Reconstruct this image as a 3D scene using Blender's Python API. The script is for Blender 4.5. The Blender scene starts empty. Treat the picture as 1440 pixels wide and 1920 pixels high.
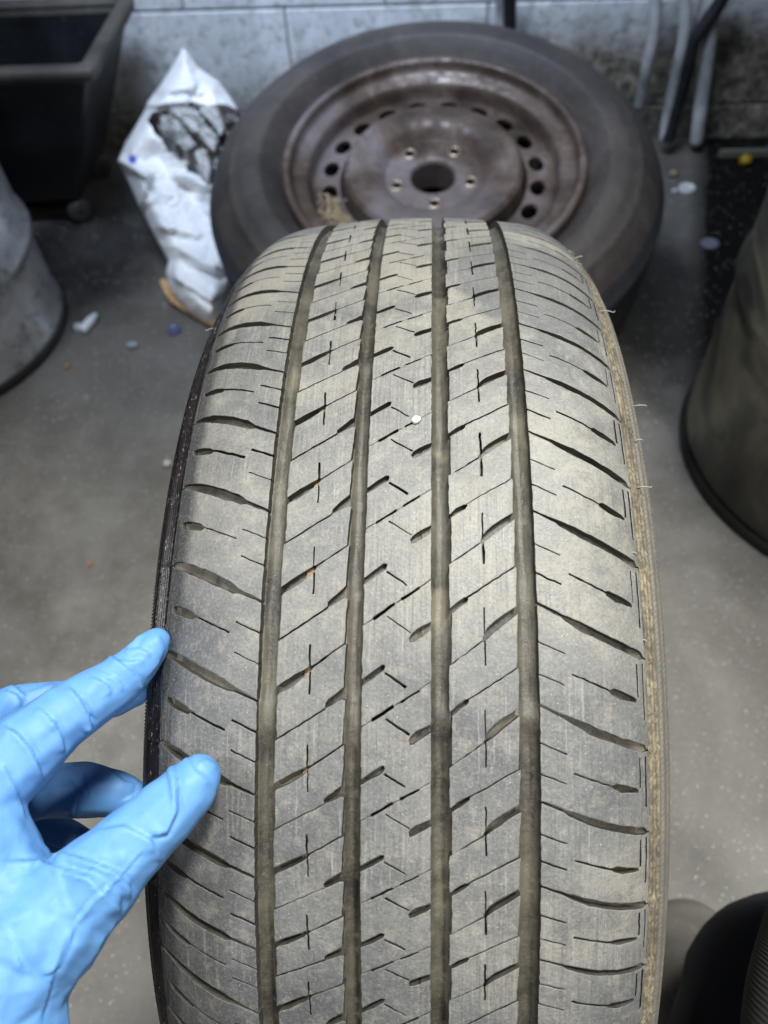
import bpy, bmesh, math, random
import numpy as np
from mathutils import Vector, Matrix, noise
from mathutils.geometry import delaunay_2d_cdt
random.seed(7); np.random.seed(7)
R2 = math.radians
# ------------------------------------------------------------------ camera, world, light, exposure
SC = bpy.context.scene
COL = SC.collection
CAM = np.array([0.012593743641283246, -0.2622864816182441, 0.8924751749864275])
ROT = np.array([[0.9980571366071268, -0.0014718756739853685, 0.062287925391550064],
                [0.03798134097443506, 0.8068606546403115, -0.5895195516106244],
                [-0.04938997677025852, 0.5907399745873038, 0.8053489384231067]])
cd = bpy.data.cameras.new('camera'); cam = bpy.data.objects.new('camera', cd); COL.objects.link(cam)
m4 = Matrix.Identity(4)
for i in range(3):
    for j in range(3): m4[i][j] = ROT[i][j]
    m4[i][3] = CAM[i]
cam.matrix_world = m4
cd.sensor_fit = 'VERTICAL'; cd.sensor_height = 34.6; cd.sensor_width = 25.95; cd.lens = 1442 / 1920 * 34.6
cd.clip_start = 0.01; cd.clip_end = 50
cd.dof.use_dof = True; cd.dof.focus_distance = 0.325; cd.dof.aperture_fstop = 8.5
SC.camera = cam
W = bpy.data.worlds.new('World'); SC.world = W; W.use_nodes = True
W.node_tree.nodes['Background'].inputs[0].default_value = (0.80, 0.86, 1.0, 1)
W.node_tree.nodes['Background'].inputs[1].default_value = 0.045
SC.view_settings.view_transform = 'Standard'; SC.view_settings.look = 'None'
SC.view_settings.exposure = 0.17; SC.view_settings.gamma = 1.0

def area(name, loc, target, sx, sy, power, color, spread=180):
    l = bpy.data.lights.new(name, 'AREA'); l.shape = 'RECTANGLE'; l.size = sx; l.size_y = sy
    l.energy = power; l.color = color; l.spread = R2(spread)
    o = bpy.data.objects.new(name, l); COL.objects.link(o); o.location = loc
    o.rotation_euler = (Vector(target) - Vector(loc)).to_track_quat('-Z', 'Y').to_euler()
    return o
area('ceiling_tube_lamp', (0.45, 0.30, 2.6), (0.15, -0.40, 0.0), 0.35, 0.8, 8.9, (0.985, 1.0, 0.955), 58)
area('left_tube_lamp', (-1.25, -0.55, 2.2), (0.15, -0.05, 0.2), 0.25, 0.25, 2.2, (0.97, 0.99, 1.0), 60)
area('right_tube_lamp', (0.75, -1.05, 1.9), (0.0, 0.0, 0.2), 0.2, 0.2, 1.5, (1.0, 0.98, 0.94), 60)
area('wall_daylight_lamp', (-0.35, 0.62, 1.75), (-0.12, 1.42, 0.3), 0.9, 0.3, 8.5, (0.66, 0.79, 1.0), 75)

# ------------------------------------------------------------------ helpers
def ray(x, y): return ROT @ np.array([(x - 720) / 1442, -(y - 960) / 1442, -1.0])
def on_z(x, y, z=0.0):
    v = ray(x, y); return CAM + v * ((z - CAM[2]) / v[2])
def on_y(x, y, yy):
    v = ray(x, y); return CAM + v * ((yy - CAM[1]) / v[1])
def at_depth(x, y, d): return CAM + ray(x, y) * d
def to_px(P):
    q = (np.atleast_2d(P) - CAM) @ ROT
    return np.stack([720 + 1442 * q[:, 0] / -q[:, 2], 960 - 1442 * q[:, 1] / -q[:, 2]], 1)

def link(name, me, mats, parent=None, smooth=None):
    o = bpy.data.objects.new(name, me); COL.objects.link(o)
    for m in (mats if isinstance(mats, (list, tuple)) else [mats]): me.materials.append(m)
    if parent is not None: o.parent = parent
    if smooth is not None: me.shade_smooth() if smooth else me.shade_flat()
    return o
def tag(o, label=None, cat=None, group=None, kind=None):
    if label: o['label'] = label
    if cat: o['category'] = cat
    if group: o['group'] = group
    if kind: o['kind'] = kind
    return o
def thing(name, label, cat, loc=(0, 0, 0), group=None):
    o = bpy.data.objects.new(name, None); COL.objects.link(o); o.location = loc
    o.empty_display_size = 0.05
    return tag(o, label, cat, group)
def mesh(name, V, F, uv=None):
    me = bpy.data.meshes.new(name); me.from_pydata([tuple(map(float, v)) for v in V], [], [tuple(f) for f in F]); 
    if uv is not None:
        l = me.uv_layers.new(name='UVMap'); vi = np.empty(len(me.loops), np.int32); me.loops.foreach_get('vertex_index', vi)
        l.data.foreach_set('uv', np.asarray(uv, float)[vi].ravel())
    me.update(); return me
def grid_faces(nr, nc, close=False):
    F = []
    for i in range(nr - 1):
        for j in range(nc if close else nc - 1):
            k = (j + 1) % nc
            F.append((i * nc + j, i * nc + k, (i + 1) * nc + k, (i + 1) * nc + j))
    return F
def lathe(name, prof, seg=96, wob=0, seed=0):
    V = []; n = len(prof)
    for r, z in prof:
        for j in range(seg):
            a = 2 * math.pi * j / seg
            k = 1 + wob * noise.noise(Vector((math.cos(a) * 1.5, math.sin(a) * 1.5, z * 5 + seed)))
            V.append((r * k * math.cos(a), r * k * math.sin(a), z))
    return mesh(name, V, [f for f in grid_faces(n, seg, True)])
def tube(pts, rad, seg=8):
    pts = [Vector(p) for p in pts]; V = []; n = len(pts)
    for i, p in enumerate(pts):
        t = (pts[min(i + 1, n - 1)] - pts[max(i - 1, 0)]).normalized()
        a = t.orthogonal().normalized() if i == 0 else (a - t * a.dot(t)).normalized()
        b = t.cross(a); r = rad[i] if isinstance(rad, (list, tuple)) else rad
        for j in range(seg):
            g = 2 * math.pi * j / seg; V.append(p + (a * math.cos(g) + b * math.sin(g)) * r)
    F = grid_faces(n, seg, True); F.append(tuple(range(seg))[::-1]); F.append(tuple((n - 1) * seg + j for j in range(seg)))
    return V, F
def smooth_path(pts, k=6):
    P = [Vector(p) for p in pts]; out = []
    for i in range(len(P) - 1):
        p0, p1, p2, p3 = P[max(i - 1, 0)], P[i], P[i + 1], P[min(i + 2, len(P) - 1)]
        for j in range(k):
            t = j / k
            out.append(0.5 * ((2 * p1) + (p2 - p0) * t + (2 * p0 - 5 * p1 + 4 * p2 - p3) * t * t + (3 * p1 - p0 - 3 * p2 + p3) * t ** 3))
    out.append(P[-1]); return out
def bevel_box(name, sx, sy, sz, b=0.004, seg=2):
    bm = bmesh.new(); bmesh.ops.create_cube(bm, size=1)
    bmesh.ops.scale(bm, vec=(sx, sy, sz), verts=bm.verts)
    bmesh.ops.bevel(bm, geom=bm.edges[:], offset=b, segments=seg, affect='EDGES', profile=0.5)
    me = bpy.data.meshes.new(name); bm.to_mesh(me); bm.free(); return me
def inside(poly, x, y):
    c = False; n = len(poly); j = n - 1
    for i in range(n):
        xi, yi = poly[i]; xj, yj = poly[j]
        if (yi > y) != (yj > y) and x < (xj - xi) * (y - yi) / (yj - yi) + xi: c = not c
        j = i
    return c

# ------------------------------------------------------------------ node helpers
class NT:
    def __init__(s, name):
        s.m = bpy.data.materials.new(name); s.m.use_nodes = True; s.t = s.m.node_tree
        s.b = s.t.nodes['Principled BSDF']; s.out = s.t.nodes['Material Output']
    def n(s, typ, ins=None, **kw):
        nd = s.t.nodes.new(typ)
        for k, v in kw.items(): setattr(nd, k, v)
        for k, v in (ins or {}).items():
            if isinstance(v, bpy.types.NodeSocket): s.t.links.new(v, nd.inputs[k])
            else: nd.inputs[k].default_value = v
        return nd
    def coord(s, which='Object', scale=(1, 1, 1)):
        c = s.n('ShaderNodeTexCoord'); return s.n('ShaderNodeMapping', {'Vector': c.outputs[which], 'Scale': scale}).outputs[0]
    def noise(s, vec, scale, detail=6, rough=0.6, dist=0.0):
        return s.n('ShaderNodeTexNoise', {'Vector': vec, 'Scale': scale, 'Detail': detail, 'Roughness': rough, 'Distortion': dist}).outputs['Fac']
    def ramp(s, fac, stops):
        r = s.n('ShaderNodeValToRGB', {'Fac': fac}); e = r.color_ramp.elements
        while len(e) < len(stops): e.new(0.5)
        for k, (p, c) in enumerate(stops):
            e[k].position = p; e[k].color = (*c, 1) if isinstance(c, tuple) else (c, c, c, 1)
        return r.outputs[0]
    def mix(s, f, a, b, mode='MIX'):
        r = s.n('ShaderNodeMix', data_type='RGBA', blend_type=mode)
        for k, v in ((0, f), (6, a), (7, b)):
            if isinstance(v, bpy.types.NodeSocket): s.t.links.new(v, r.inputs[k])
            else: r.inputs[k].default_value = (*v, 1) if isinstance(v, tuple) else v
        return r.outputs[2]
    def math(s, op, a, b=0.0, c=0.0, clamp=False):
        r = s.n('ShaderNodeMath', {0: a, 1: b, 2: c}, operation=op); r.use_clamp = clamp; return r.outputs[0]
    def bump(s, h, strength=0.4, dist=0.001, normal=None):
        i = {'Height': h, 'Strength': strength, 'Distance': dist}
        if normal is not None: i['Normal'] = normal
        return s.n('ShaderNodeBump', i).outputs[0]
    def set(s, **kw):
        for k, v in kw.items():
            k = k.replace('_', ' ')
            if isinstance(v, bpy.types.NodeSocket): s.t.links.new(v, s.b.inputs[k])
            else: s.b.inputs[k].default_value = (*v, 1) if isinstance(v, tuple) and len(v) == 3 else v
        return s.m

# rubber of the tread faces: grey rubber under pale dust, scuffed patches, fine streaks round the tyre
def rubber_face():
    s = NT('worn_tread_rubber'); o = s.coord('Object'); u = s.coord('UV')
    big = s.noise(o, 11, 6, 0.62, 0.4); mid = s.noise(o, 60, 6, 0.7); fine = s.noise(o, 900, 3, 0.8)
    st = s.noise(s.coord('UV', (900, 22, 1)), 1.0, 4, 0.7)
    st_mask = s.ramp(s.noise(o, 14, 4, 0.6), [(0.46, 0.0), (0.56, 1.0)])
    c = s.ramp(big, [(0.36, (0.082, 0.084, 0.090)), (0.46, (0.145, 0.146, 0.143)), (0.54, (0.195, 0.190, 0.174)), (0.66, (0.27, 0.255, 0.222))])
    c = s.mix(s.ramp(mid, [(0.36, 0.6), (0.56, 0.0)]), c, (0.12, 0.118, 0.115))
    c = s.mix(s.ramp(s.noise(o, 150, 5, .75), [(0.50, 0.0), (0.68, 0.5)]), c, (0.33, 0.30, 0.25))
    # the dustier stretch of tread towards the far side; also paints in overhead light
    arcv = s.math('MULTIPLY', s.n('ShaderNodeSeparateXYZ', {0: u}).outputs[1], -3.03)     # angle round the tyre
    dust_and_light = s.ramp(s.math('ADD', s.math('ADD', arcv, s.math('MULTIPLY', big, 0.55)), s.math('MULTIPLY', mid, 0.25)), [(0.86, 0.0), (1.04, 1.0)])
    c = s.mix(s.math('MULTIPLY', dust_and_light, 0.7), c, (0.285, 0.265, 0.222))
    # a wiped, darker patch on the right of the far stretch, and clean black rubber with finger shade painted in at the outer left edge
    dv = s.n('ShaderNodeVectorMath', {0: s.n('ShaderNodeVectorMath', {0: u, 1: (0.070, -0.205, 0.0)}, operation='SUBTRACT').outputs[0], 1: (16.0, 18.0, 0.0)}, operation='MULTIPLY').outputs[0]
    dl = s.n('ShaderNodeVectorMath', {0: dv}, operation='LENGTH').outputs['Value']
    c = s.mix(s.ramp(s.math('MULTIPLY_ADD', s.math('ADD', big, mid), 0.8, s.math('SUBTRACT', dl, 0.8)), [(0.72, 0.75), (1.0, 0.0)]), c, (0.105, 0.108, 0.113))
    lx = s.math('MULTIPLY_ADD', s.n('ShaderNodeSeparateXYZ', {0: u}).outputs[0], -100.0, -8.7)
    lm = s.ramp(s.math('MULTIPLY_ADD', s.math('SUBTRACT', mid, 0.5), 1.2, lx), [(0.0, 0.0), (0.5, 0.9)])
    c = s.mix(lm, c, (0.030, 0.031, 0.034))
    c = s.mix(s.math('MULTIPLY', s.ramp(st, [(0.36, 1.0), (0.52, 0.0)]), s.math('MULTIPLY', st_mask, 0.6)), c, (0.085, 0.085, 0.087))
    c = s.mix(s.math('MULTIPLY', s.ramp(st, [(0.58, 0.0), (0.7, 1.0)]), s.math('MULTIPLY', st_mask, 0.6)), c, (0.36, 0.35, 0.33))
    c = s.mix(s.ramp(fine, [(0.50, 0.0), (0.68, 0.30)]), c, (0.34, 0.33, 0.30))
    c = s.mix(s.ramp(fine, [(0.36, 0.38), (0.47, 0.0)]), c, (0.07, 0.07, 0.07))
    sp = s.n('ShaderNodeTexVoronoi', {'Vector': o, 'Scale': 900.0})
    spk = s.math('MULTIPLY', s.math('LESS_THAN', sp.outputs['Distance'], 0.13), s.math('GREATER_THAN', s.n('ShaderNodeSeparateColor', {0: sp.outputs['Color']}).outputs[0], 0.90))
    c = s.mix(s.math('MULTIPLY', spk, 0.8), c, (0.75, 0.72, 0.62))
    bv = s.n('ShaderNodeBevel', {'Radius': 0.0007}); bv.samples = 4
    gn = s.n('ShaderNodeNewGeometry').outputs['Normal']
    edge = s.math('SUBTRACT', 1.0, s.n('ShaderNodeVectorMath', {0: bv.outputs[0], 1: gn}, operation='DOT_PRODUCT').outputs['Value'])
    em_ = s.math('MULTIPLY', s.ramp(edge, [(0.05, 0.0), (0.30, 1.0)]), s.ramp(mid, [(0.35, 0.9), (0.6, 0.35)]))
    c = s.mix(em_, c, (0.33, 0.315, 0.285))
    h = s.math('ADD', s.math('MULTIPLY', fine, 0.5), s.math('MULTIPLY', mid, 0.9))
    nb = s.bump(h, 0.7, 0.0007, bv.outputs[0])
    nb = s.bump(st, 0.10, 0.0003, nb)
    return s.set(Base_Color=c, Roughness=s.ramp(mid, [(0.32, 0.36), (0.65, 0.66)]), Normal=nb, Specular_IOR_Level=0.6)
def rubber_groove(name, a, b, rough=0.6, sc=45):
    s = NT(name); o = s.coord('Object')
    n1 = s.noise(o, sc, 6, 0.65); n2 = s.noise(o, 500, 4, 0.8)
    c = s.mix(s.ramp(n1, [(0.35, 0.0), (0.65, 1.0)]), a, b)
    c = s.mix(s.ramp(n2, [(0.5, 0.0), (0.75, 0.45)]), c, (b[0] * 1.7, b[1] * 1.6, b[2] * 1.45))
    if sc != 45: c = s.mix(s.ramp(s.noise(o, 24, 4, .55), [(0.60, 0.0), (0.68, 0.75)]), c, (0.21, 0.185, 0.135))
    return s.set(Base_Color=c, Roughness=rough, Normal=s.bump(s.math('ADD', n2, n1), 0.5, 0.0008))
M_face = rubber_face()
M_floor = rubber_groove('dusty_groove_rubber', (0.034, 0.031, 0.026), (0.120, 0.109, 0.084), 0.42, 38)
M_wall = rubber_groove('dark_groove_wall_rubber', (0.022, 0.021, 0.018), (0.07, 0.064, 0.052))
M_sipe = rubber_groove('dark_sipe_rubber', (0.012, 0.012, 0.012), (0.02, 0.02, 0.019))
M_dirt = rubber_groove('tan_packed_dirt', (0.22, 0.15, 0.075), (0.36, 0.26, 0.15), 0.9)

# ------------------------------------------------------------------ main tyre: coordinates (t across, s round, h out)
RC, WT, RS, EX, RAD = 0.46595955, 0.06433414, 0.05546402, 0.008, 0.33
a0 = math.atan(WT / RC)
_u = np.linspace(0, WT, 60); _r = RAD - _u * _u / (2 * RC)
_a = np.linspace(a0, R2(86), 50)[1:]
_u2 = WT - RS * math.sin(a0) + RS * np.sin(_a); _r2 = _r[-1] - RS * math.cos(a0) + RS * np.cos(_a)
_t = np.linspace(0, 1, 14)[1:]; _u3 = _u2[-1] + EX * np.sin(_t * math.pi / 2); _r3 = _r2[-1] - 0.055 * _t
# sidewall lower half back in to the bead
_t4 = np.linspace(0, 1, 16)[1:]; _u4 = _u3[-1] - 0.028 * _t4 ** 1.7; _r4 = _r3[-1] - 0.026 * _t4 - 0.002
PU = np.concatenate([_u, _u2, _u3, _u4]); PR = np.concatenate([_r, _r2, _r3, _r4])
PT = np.concatenate([[0], np.cumsum(np.hypot(np.diff(PU), np.diff(PR)))])
NU = np.gradient(PR, PT); NR = np.gradient(PU, PT)     # outward normal = (-dr, du)
TH = np.array([0.87266259, 0.78340539, 0.69512755, 0.6101119, 0.52187577, 0.43178923, 0.33324047, 0.2235169, 0.11176023,
               -0.00418129, -0.11429904, -0.21058176, -0.2999671, -0.38002615])
NP = 67; DP = (2 * math.pi - (TH[0] - TH[-1])) / (NP - 13)
def phi(s):
    s = np.asarray(s, float)
    return np.where(s < 0, TH[0] - DP * s, np.where(s > 13, TH[-1] - DP * (s - 13), np.interp(s, np.arange(14), TH)))
DEL = R2(65); CD, SD = math.cos(DEL), math.sin(DEL)
def tyre_pt(t, s, h=0.0):
    t = np.asarray(t, float); th = phi(s); at = np.abs(t)
    nu = -np.interp(at, PT, NU); nr = np.interp(at, PT, NR)
    u = np.sign(t) * (np.interp(at, PT, PU) + nu * h); r = np.interp(at, PT, PR) + nr * h
    x = u; y = -r * np.cos(th); z = r * np.sin(th)
    return np.stack([x, y * CD + z * SD, -y * SD + z * CD], -1)   # turned so gravity is -z
MM = 0.001
def uvof(t, s): return np.stack([np.asarray(t, float), -phi(s) * RAD], -1)

def block(name, outline, feats, i, parent, dmax=0.0072, jit=0.00012, hfun=None):
    """outline, feats in (t mm, s at tile 8); feats = [(poly, depth mm, floor material index)]"""
    jr = random.Random(i * 131 + len(name) * 17 + int(outline[0][0] * 10)); K = 36.0
    sh = i - 8
    def q(poly): return [(t, s * K) for t, s in poly]
    O = q(outline); FE = []
    for p, d, m in feats:
        P_ = q(p)
        if m == 3 and len(P_) == 4:       # every sipe opens a little differently
            k = jr.uniform(0.55, 1.15); k2 = k * jr.uniform(0.6, 1.3)
            for (u, v, kk) in ((0, 3, k), (1, 2, k2)):
                mx, my = (P_[u][0] + P_[v][0]) / 2, (P_[u][1] + P_[v][1]) / 2
                P_[u] = (mx + (P_[u][0] - mx) * kk, my + (P_[u][1] - my) * kk); P_[v] = (mx + (P_[v][0] - mx) * kk, my + (P_[v][1] - my) * kk)
        FE.append((P_, d, m))
    # densify long edges so that the surface follows the curve of the tyre
    def dens(P):
        out = []
        for k in range(len(P)):
            a, b = P[k], P[(k + 1) % len(P)]; L = math.hypot(b[0] - a[0], b[1] - a[1]); n = max(1, int(L / 2.2))
            for j in range(n): out.append((a[0] + (b[0] - a[0]) * j / n, a[1] + (b[1] - a[1]) * j / n))
        return out
    O = dens(O); loops = [O] + [dens(p) for p, d, m in FE]
    pts = []; edges = []; 
    for L in loops:
        b = len(pts); pts += [Vector(p) for p in L]; edges += [(b + k, b + (k + 1) % len(L)) for k in range(len(L))]
    xs = [p[0] for p in O]; ys = [p[1] for p in O]
    gx = min(xs) + 1.2
    while gx < max(xs):
        gy = min(ys) + 1.2
        while gy < max(ys):
            x, y = gx + jr.uniform(-.3, .3), gy + jr.uniform(-.3, .3)
            if inside(O, x, y): pts.append(Vector((x, y)))
            gy += 2.6
        gx += 2.9
    vs, es, fs, _, _, _ = delaunay_2d_cdt(pts, edges, [], 0, 1e-4)
    cls = []
    for f in fs:
        cx = sum(vs[k][0] for k in f) / 3; cy = sum(vs[k][1] for k in f) / 3
        if not inside(O, cx, cy): cls.append(-1); continue
        c = 0
        for k, (P, d, m) in enumerate(FE):
            if inside(P, cx, cy) and (c == 0 or FE[c - 1][1] < d): c = k + 1
        cls.append(c)
    dep = lambda c: 0.0 if c == 0 else (dmax if c < 0 else FE[c - 1][1] * MM)
    V = []; F = []; Mi = []; idx = {}
    def vid(k, layer, d):
        key = (k, layer)
        if key not in idx:
            idx[key] = len(V); V.append((vs[k][0], vs[k][1], -d))
        return idx[key]
    emap = {}
    for f, c in zip(fs, cls):
        # orientation
        if c >= 0:
            d = dep(c); F.append([vid(k, ('f', c), d) for k in f]); Mi.append(0 if c == 0 else FE[c - 1][2])
        n = len(f)
        for k in range(n): emap.setdefault((f[k], f[(k + 1) % n]), c)
    for (a, b), c in list(emap.items()):
        c2 = emap.get((b, a), -1)
        if c < 0: continue
        d1, d2 = dep(c), dep(c2)
        if d2 > d1 + 1e-6:
            sip = c2 > 0 and FE[c2 - 1][2] == 3
            v = [vid(a, ('w', c, d1), d1), vid(b, ('w', c, d1), d1), vid(b, ('w', c, d2), d2), vid(a, ('w', c, d2), d2)]
            F.append([v[1], v[0], v[3], v[2]]); Mi.append(3 if sip else 2)
    V = np.array(V); T = V[:, 0] * MM; S = V[:, 1] / K + sh; H = V[:, 2].copy()
    # slight wear: edges wander a little, tops are not perfectly even
    jt = np.array([noise.noise(Vector((v[0] * .5, v[1] * .5 + 91 * i, 1.7))) for v in V]) * jit * 3
    js = np.array([noise.noise(Vector((v[0] * .5, v[1] * .5 + 91 * i, 7.7))) for v in V]) * jit * 3
    hh = np.array([noise.noise(Vector((v[0] * .09, v[1] * .09 + 91 * i, 3.7))) for v in V]) * 0.00012
    P = tyre_pt(T + jt, S + js / 0.036, H + hh)
    F = [f[::-1] for f in F]
    me = mesh(name, P, F, uvof(T, S)); me.polygons.foreach_set('material_index', Mi)
    o = link(name, me, [M_face, M_floor, M_wall, M_sipe, M_dirt], parent)
    me.shade_smooth(); me.update()
    e = 1e-5; Na = np.cross(tyre_pt(T + e, S) - tyre_pt(T - e, S), tyre_pt(T, S + e * 20) - tyre_pt(T, S - e * 20))
    Na /= np.linalg.norm(Na, axis=1)[:, None] + 1e-12; out_ = tyre_pt(T, S, 0.001) - tyre_pt(T, S); Na *= np.sign(np.einsum('ij,ij->i', Na, out_))[:, None]
    nl = []
    for f in me.polygons:
        if Mi[f.index] == 0: nl += [tuple(Na[k]) for k in f.vertices]
        else: nl += [tuple(f.normal)] * f.loop_total
    me.normals_split_custom_set(nl)
    return o
def slit(a, b, w):
    """thin cut from a to b, width w mm"""
    dx, dy = b[0] - a[0], (b[1] - a[1]) * 36; L = math.hypot(dx, dy); nx, ny = -dy / L * w / 2, dx / L * w / 2
    return [(a[0] + nx, a[1] + ny / 36), (b[0] + nx, b[1] + ny / 36), (b[0] - nx, b[1] - ny / 36), (a[0] - nx, a[1] - ny / 36)]
def up(pts, d=1.0): return [(t, s + d) for t, s in pts]

tyre = thing('car_tyre', 'worn dusty grey car tyre standing upright in front, its tread facing the camera', 'tyre', (0, 0, 0.33))
# outlines -----------------------------------------------------------
LA_lo = [(-53.2, 8.372), (-62.5, 8.268), (-65.2, 8.267), (-72.2, 8.192), (-83.6, 8.062), (-91.5, 7.970), (-97.0, 7.915), (-98.6, 7.885), (-99.6, 7.885)]
LA_up = [(-99.6, 7.870), (-98.6, 7.865), (-97.8, 7.842), (-92.5, 7.862), (-85.6, 7.917), (-73.7, 8.047), (-66.6, 8.138), (-62.7, 8.215), (-53.2, 8.342)]
L_out = LA_lo + up(LA_up)
LB = [(-95.3, 8.361), (-91, 8.372), (-87.1, 8.402), (-83.5, 8.440), (-81.9, 8.470), (-81.2, 8.510), (-82.8, 8.527), (-88, 8.50), (-93.2, 8.457), (-95.2, 8.41)]
L_feats = [(LB, 2.6, 1), (slit((-82.0, 8.486), (-65.5, 8.668), 1.09), 3.4, 3),
           (slit((-63.1, 8.559), (-52.8, 8.678), 0.80), 2.2, 3), (slit((-63.0, 8.867), (-52.8, 8.986), 0.80), 2.2, 3),
           (slit((-97.6, 8.40), (-97.6, 8.80), 0.87), 1.5, 3), (slit((-98.8, 8.30), (-98.8, 8.85), 0.87), 1.5, 3)]
RA_lo = [(52.4, 8.368), (60.8, 8.478), (62.6, 8.520), (64.7, 8.552), (70.5, 8.643), (78.4, 8.723), (85.5, 8.794), (91.5, 8.850), (95.9, 8.884), (98.4, 8.878), (99.3, 8.878)]
RA_up = [(99.3, 8.863), (98.4, 8.860), (96.9, 8.800), (90.6, 8.744), (83.8, 8.688), (75.4, 8.600), (68.5, 8.520), (62.2, 8.455), (52.4, 8.338)]
R_out = RA_lo + up(RA_up)
RB = [(80.1, 9.196), (81.9, 9.186), (86.4, 9.226), (92.0, 9.281), (93.2, 9.31), (93.0, 9.338), (84.4, 9.300), (80.1, 9.240)]
R_feats = [(RB, 2.8, 1), (slit((64.8, 9.040), (80.6, 9.218), 1.09), 3.4, 3),
           (slit((52.0, 8.724), (62.2, 8.842), 0.72), 2.2, 3), (slit((52.0, 9.034), (62.0, 9.156), 0.72), 2.2, 3),
           (slit((94.0, 8.93), (94.0, 9.287), 0.87), 1.5, 3), (slit((97.5, 8.93), (97.5, 9.548), 1.01), 1.8, 3)]
E_lo = [(-45.2, 8.300), (-44.5, 8.274), (-41.0, 8.225), (-37.7, 8.162), (-34.6, 8.095), (-32.4, 8.028), (-31.8, 8.006), (-19.5, 7.772)]
E_up = [(-20.3, 7.768), (-31.9, 7.988), (-33.2, 7.994), (-38.7, 8.081), (-44.5, 8.187), (-45.7, 8.205)]
I_out = E_lo + [(-20.2, 8.175), (-20.2, 8.33), (-19.4, 8.335)] + up(E_up) + [(-45.7, 8.76), (-45.1, 8.74)]
I_feats = [([(-26.9, 8.366), (-25.6, 8.325), (-19.0, 8.170), (-19.0, 8.300), (-22.5, 8.358), (-26.0, 8.410), (-26.9, 8.412)], 3.0, 1),
           (slit((-46.2, 8.757), (-26.6, 8.416), 0.65), 2.0, 3), (slit((-32.9, 7.9), (-32.8, 8.287), 0.87), 3.2, 3), (slit((-33.3, 8.783), (-33.0, 9.1), 0.87), 3.2, 3)]
G_l = [(-13.2, 8.596), (-8.9, 8.523), (-0.2, 8.368), (7.8, 8.222), (12.3, 8.137)]
G_u = [(12.3, 8.129), (7.8, 8.214), (-0.2, 8.360), (-8.9, 8.515), (-13.2, 8.588)]
C_out = up(G_l, -1) + G_u
C_feats = [([(-13.8, 8.122), (-12.7, 8.108), (-9.3, 8.034), (-5.9, 7.969), (-4.9, 7.970), (-4.5, 7.993), (-5.0, 8.030), (-8.6, 8.104), (-12.4, 8.175), (-13.8, 8.195)], 2.8, 1),
           (slit((-4.7, 8.052), (3.1, 8.195), 0.94), 3.0, 3),
           (slit((-4.3, 7.506), (4.6, 7.660), 0.94), 3.0, 3),
           ([(13.0, 7.540), (12, 7.556), (9.5, 7.588), (7.0, 7.622), (4.9, 7.670), (4.2, 7.712), (4.6, 7.756), (6.2, 7.747), (12.0, 7.642), (13.0, 7.62)], 2.8, 1),
           ([(7.0, 7.628), (8.6, 7.600), (8.9, 7.70), (7.2, 7.728)], 4.2, 3),
           (slit((-9.4, 7.530), (-1.4, 7.386), 1.09), 3.0, 3), (slit((1.2, 7.338), (8.0, 7.217), 1.09), 3.0, 3),
           (slit((-9.4, 8.526), (-1.4, 8.382), 1.09), 3.0, 3), (slit((1.2, 8.338), (8.0, 8.217), 1.09), 3.0, 3)]
M_lo = [(19.1, 8.977), (31.2, 8.748), (32.1, 8.736), (35.4, 8.662), (39.8, 8.566), (44.5, 8.469), (44.9, 8.462)]
M_up = [(44.3, 8.385), (39.2, 8.472), (35.8, 8.54), (33.3, 8.607), (32.0, 8.673), (31.2, 8.728), (20.0, 8.952)]
N_out = up(M_lo, -1) + [(44.1, 7.97), (44.9, 8.0)] + M_up + [(20.1, 8.43), (19.2, 8.42)]
N_feats = [(slit((45.6, 7.962), (26.0, 8.304), 0.72), 3.0, 3),
           ([(18.6, 8.432), (19.7, 8.414), (22.2, 8.352), (24.8, 8.307), (26.2, 8.298), (26.5, 8.320), (25.6, 8.355), (19.3, 8.481), (18.6, 8.49)], 2.8, 1),
           ([(25.2, 8.302), (26.3, 8.298), (26.5, 8.320), (25.6, 8.352)], 4.0, 3),
           (slit((32.2, 8.40), (32.3, 8.80), 0.87), 3.2, 3), (slit((32.3, 7.70), (32.4, 7.968), 0.87), 3.2, 3)]
for i in range(NP):
    block('shoulder_block', L_out, L_feats, i, tyre)
    block('shoulder_block', R_out, R_feats, i, tyre)
    block('rib_block', I_out, I_feats, i, tyre)
    block('rib_block', N_out, N_feats, i, tyre)
    block('centre_block', C_out, C_feats, i, tyre)

# carcass: what is seen at the bottom of grooves, ring built as a lathed grid
GR = [(-53.2, -45.4), (-20.0, -13.1), (12.2, 19.7), (44.5, 52.5)]
def carc_h(t):
    t = t * 1000
    for a, b in GR:
        if a - 0.9 < t < b + 0.9:
            m = (a + b) / 2; w = (b - a) / 2
            k = min(1, abs(t - m) / w); return -6.4 + 2.4 * k ** 2.2
    at = abs(t)
    if at < 92: return -3.3
    if at < 98.5: return -3.3 + (at - 92) / 6.5 * 2.6
    return -0.7
tl = sorted(set([round(x, 5) for x in np.concatenate([np.linspace(-0.099, 0.099, 120)] + [np.linspace(a / 1000 - .001, b / 1000 + .001, 18) for a, b in GR])]))
sg = np.linspace(0, NP, 67 * 7 + 1)[:-1]
T_, S_ = np.meshgrid(tl, sg, indexing='ij'); H_ = np.array([carc_h(t) for t in tl])[:, None] * MM + 0 * S_
wn = np.array([noise.noise(Vector((t * 260, s * 3.1, 0.3))) + 0.5 * noise.noise(Vector((t * 700, s * 9, 5.3))) for t in tl for s in sg]).reshape(T_.shape)
H_ = H_ + wn * 0.0006
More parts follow.
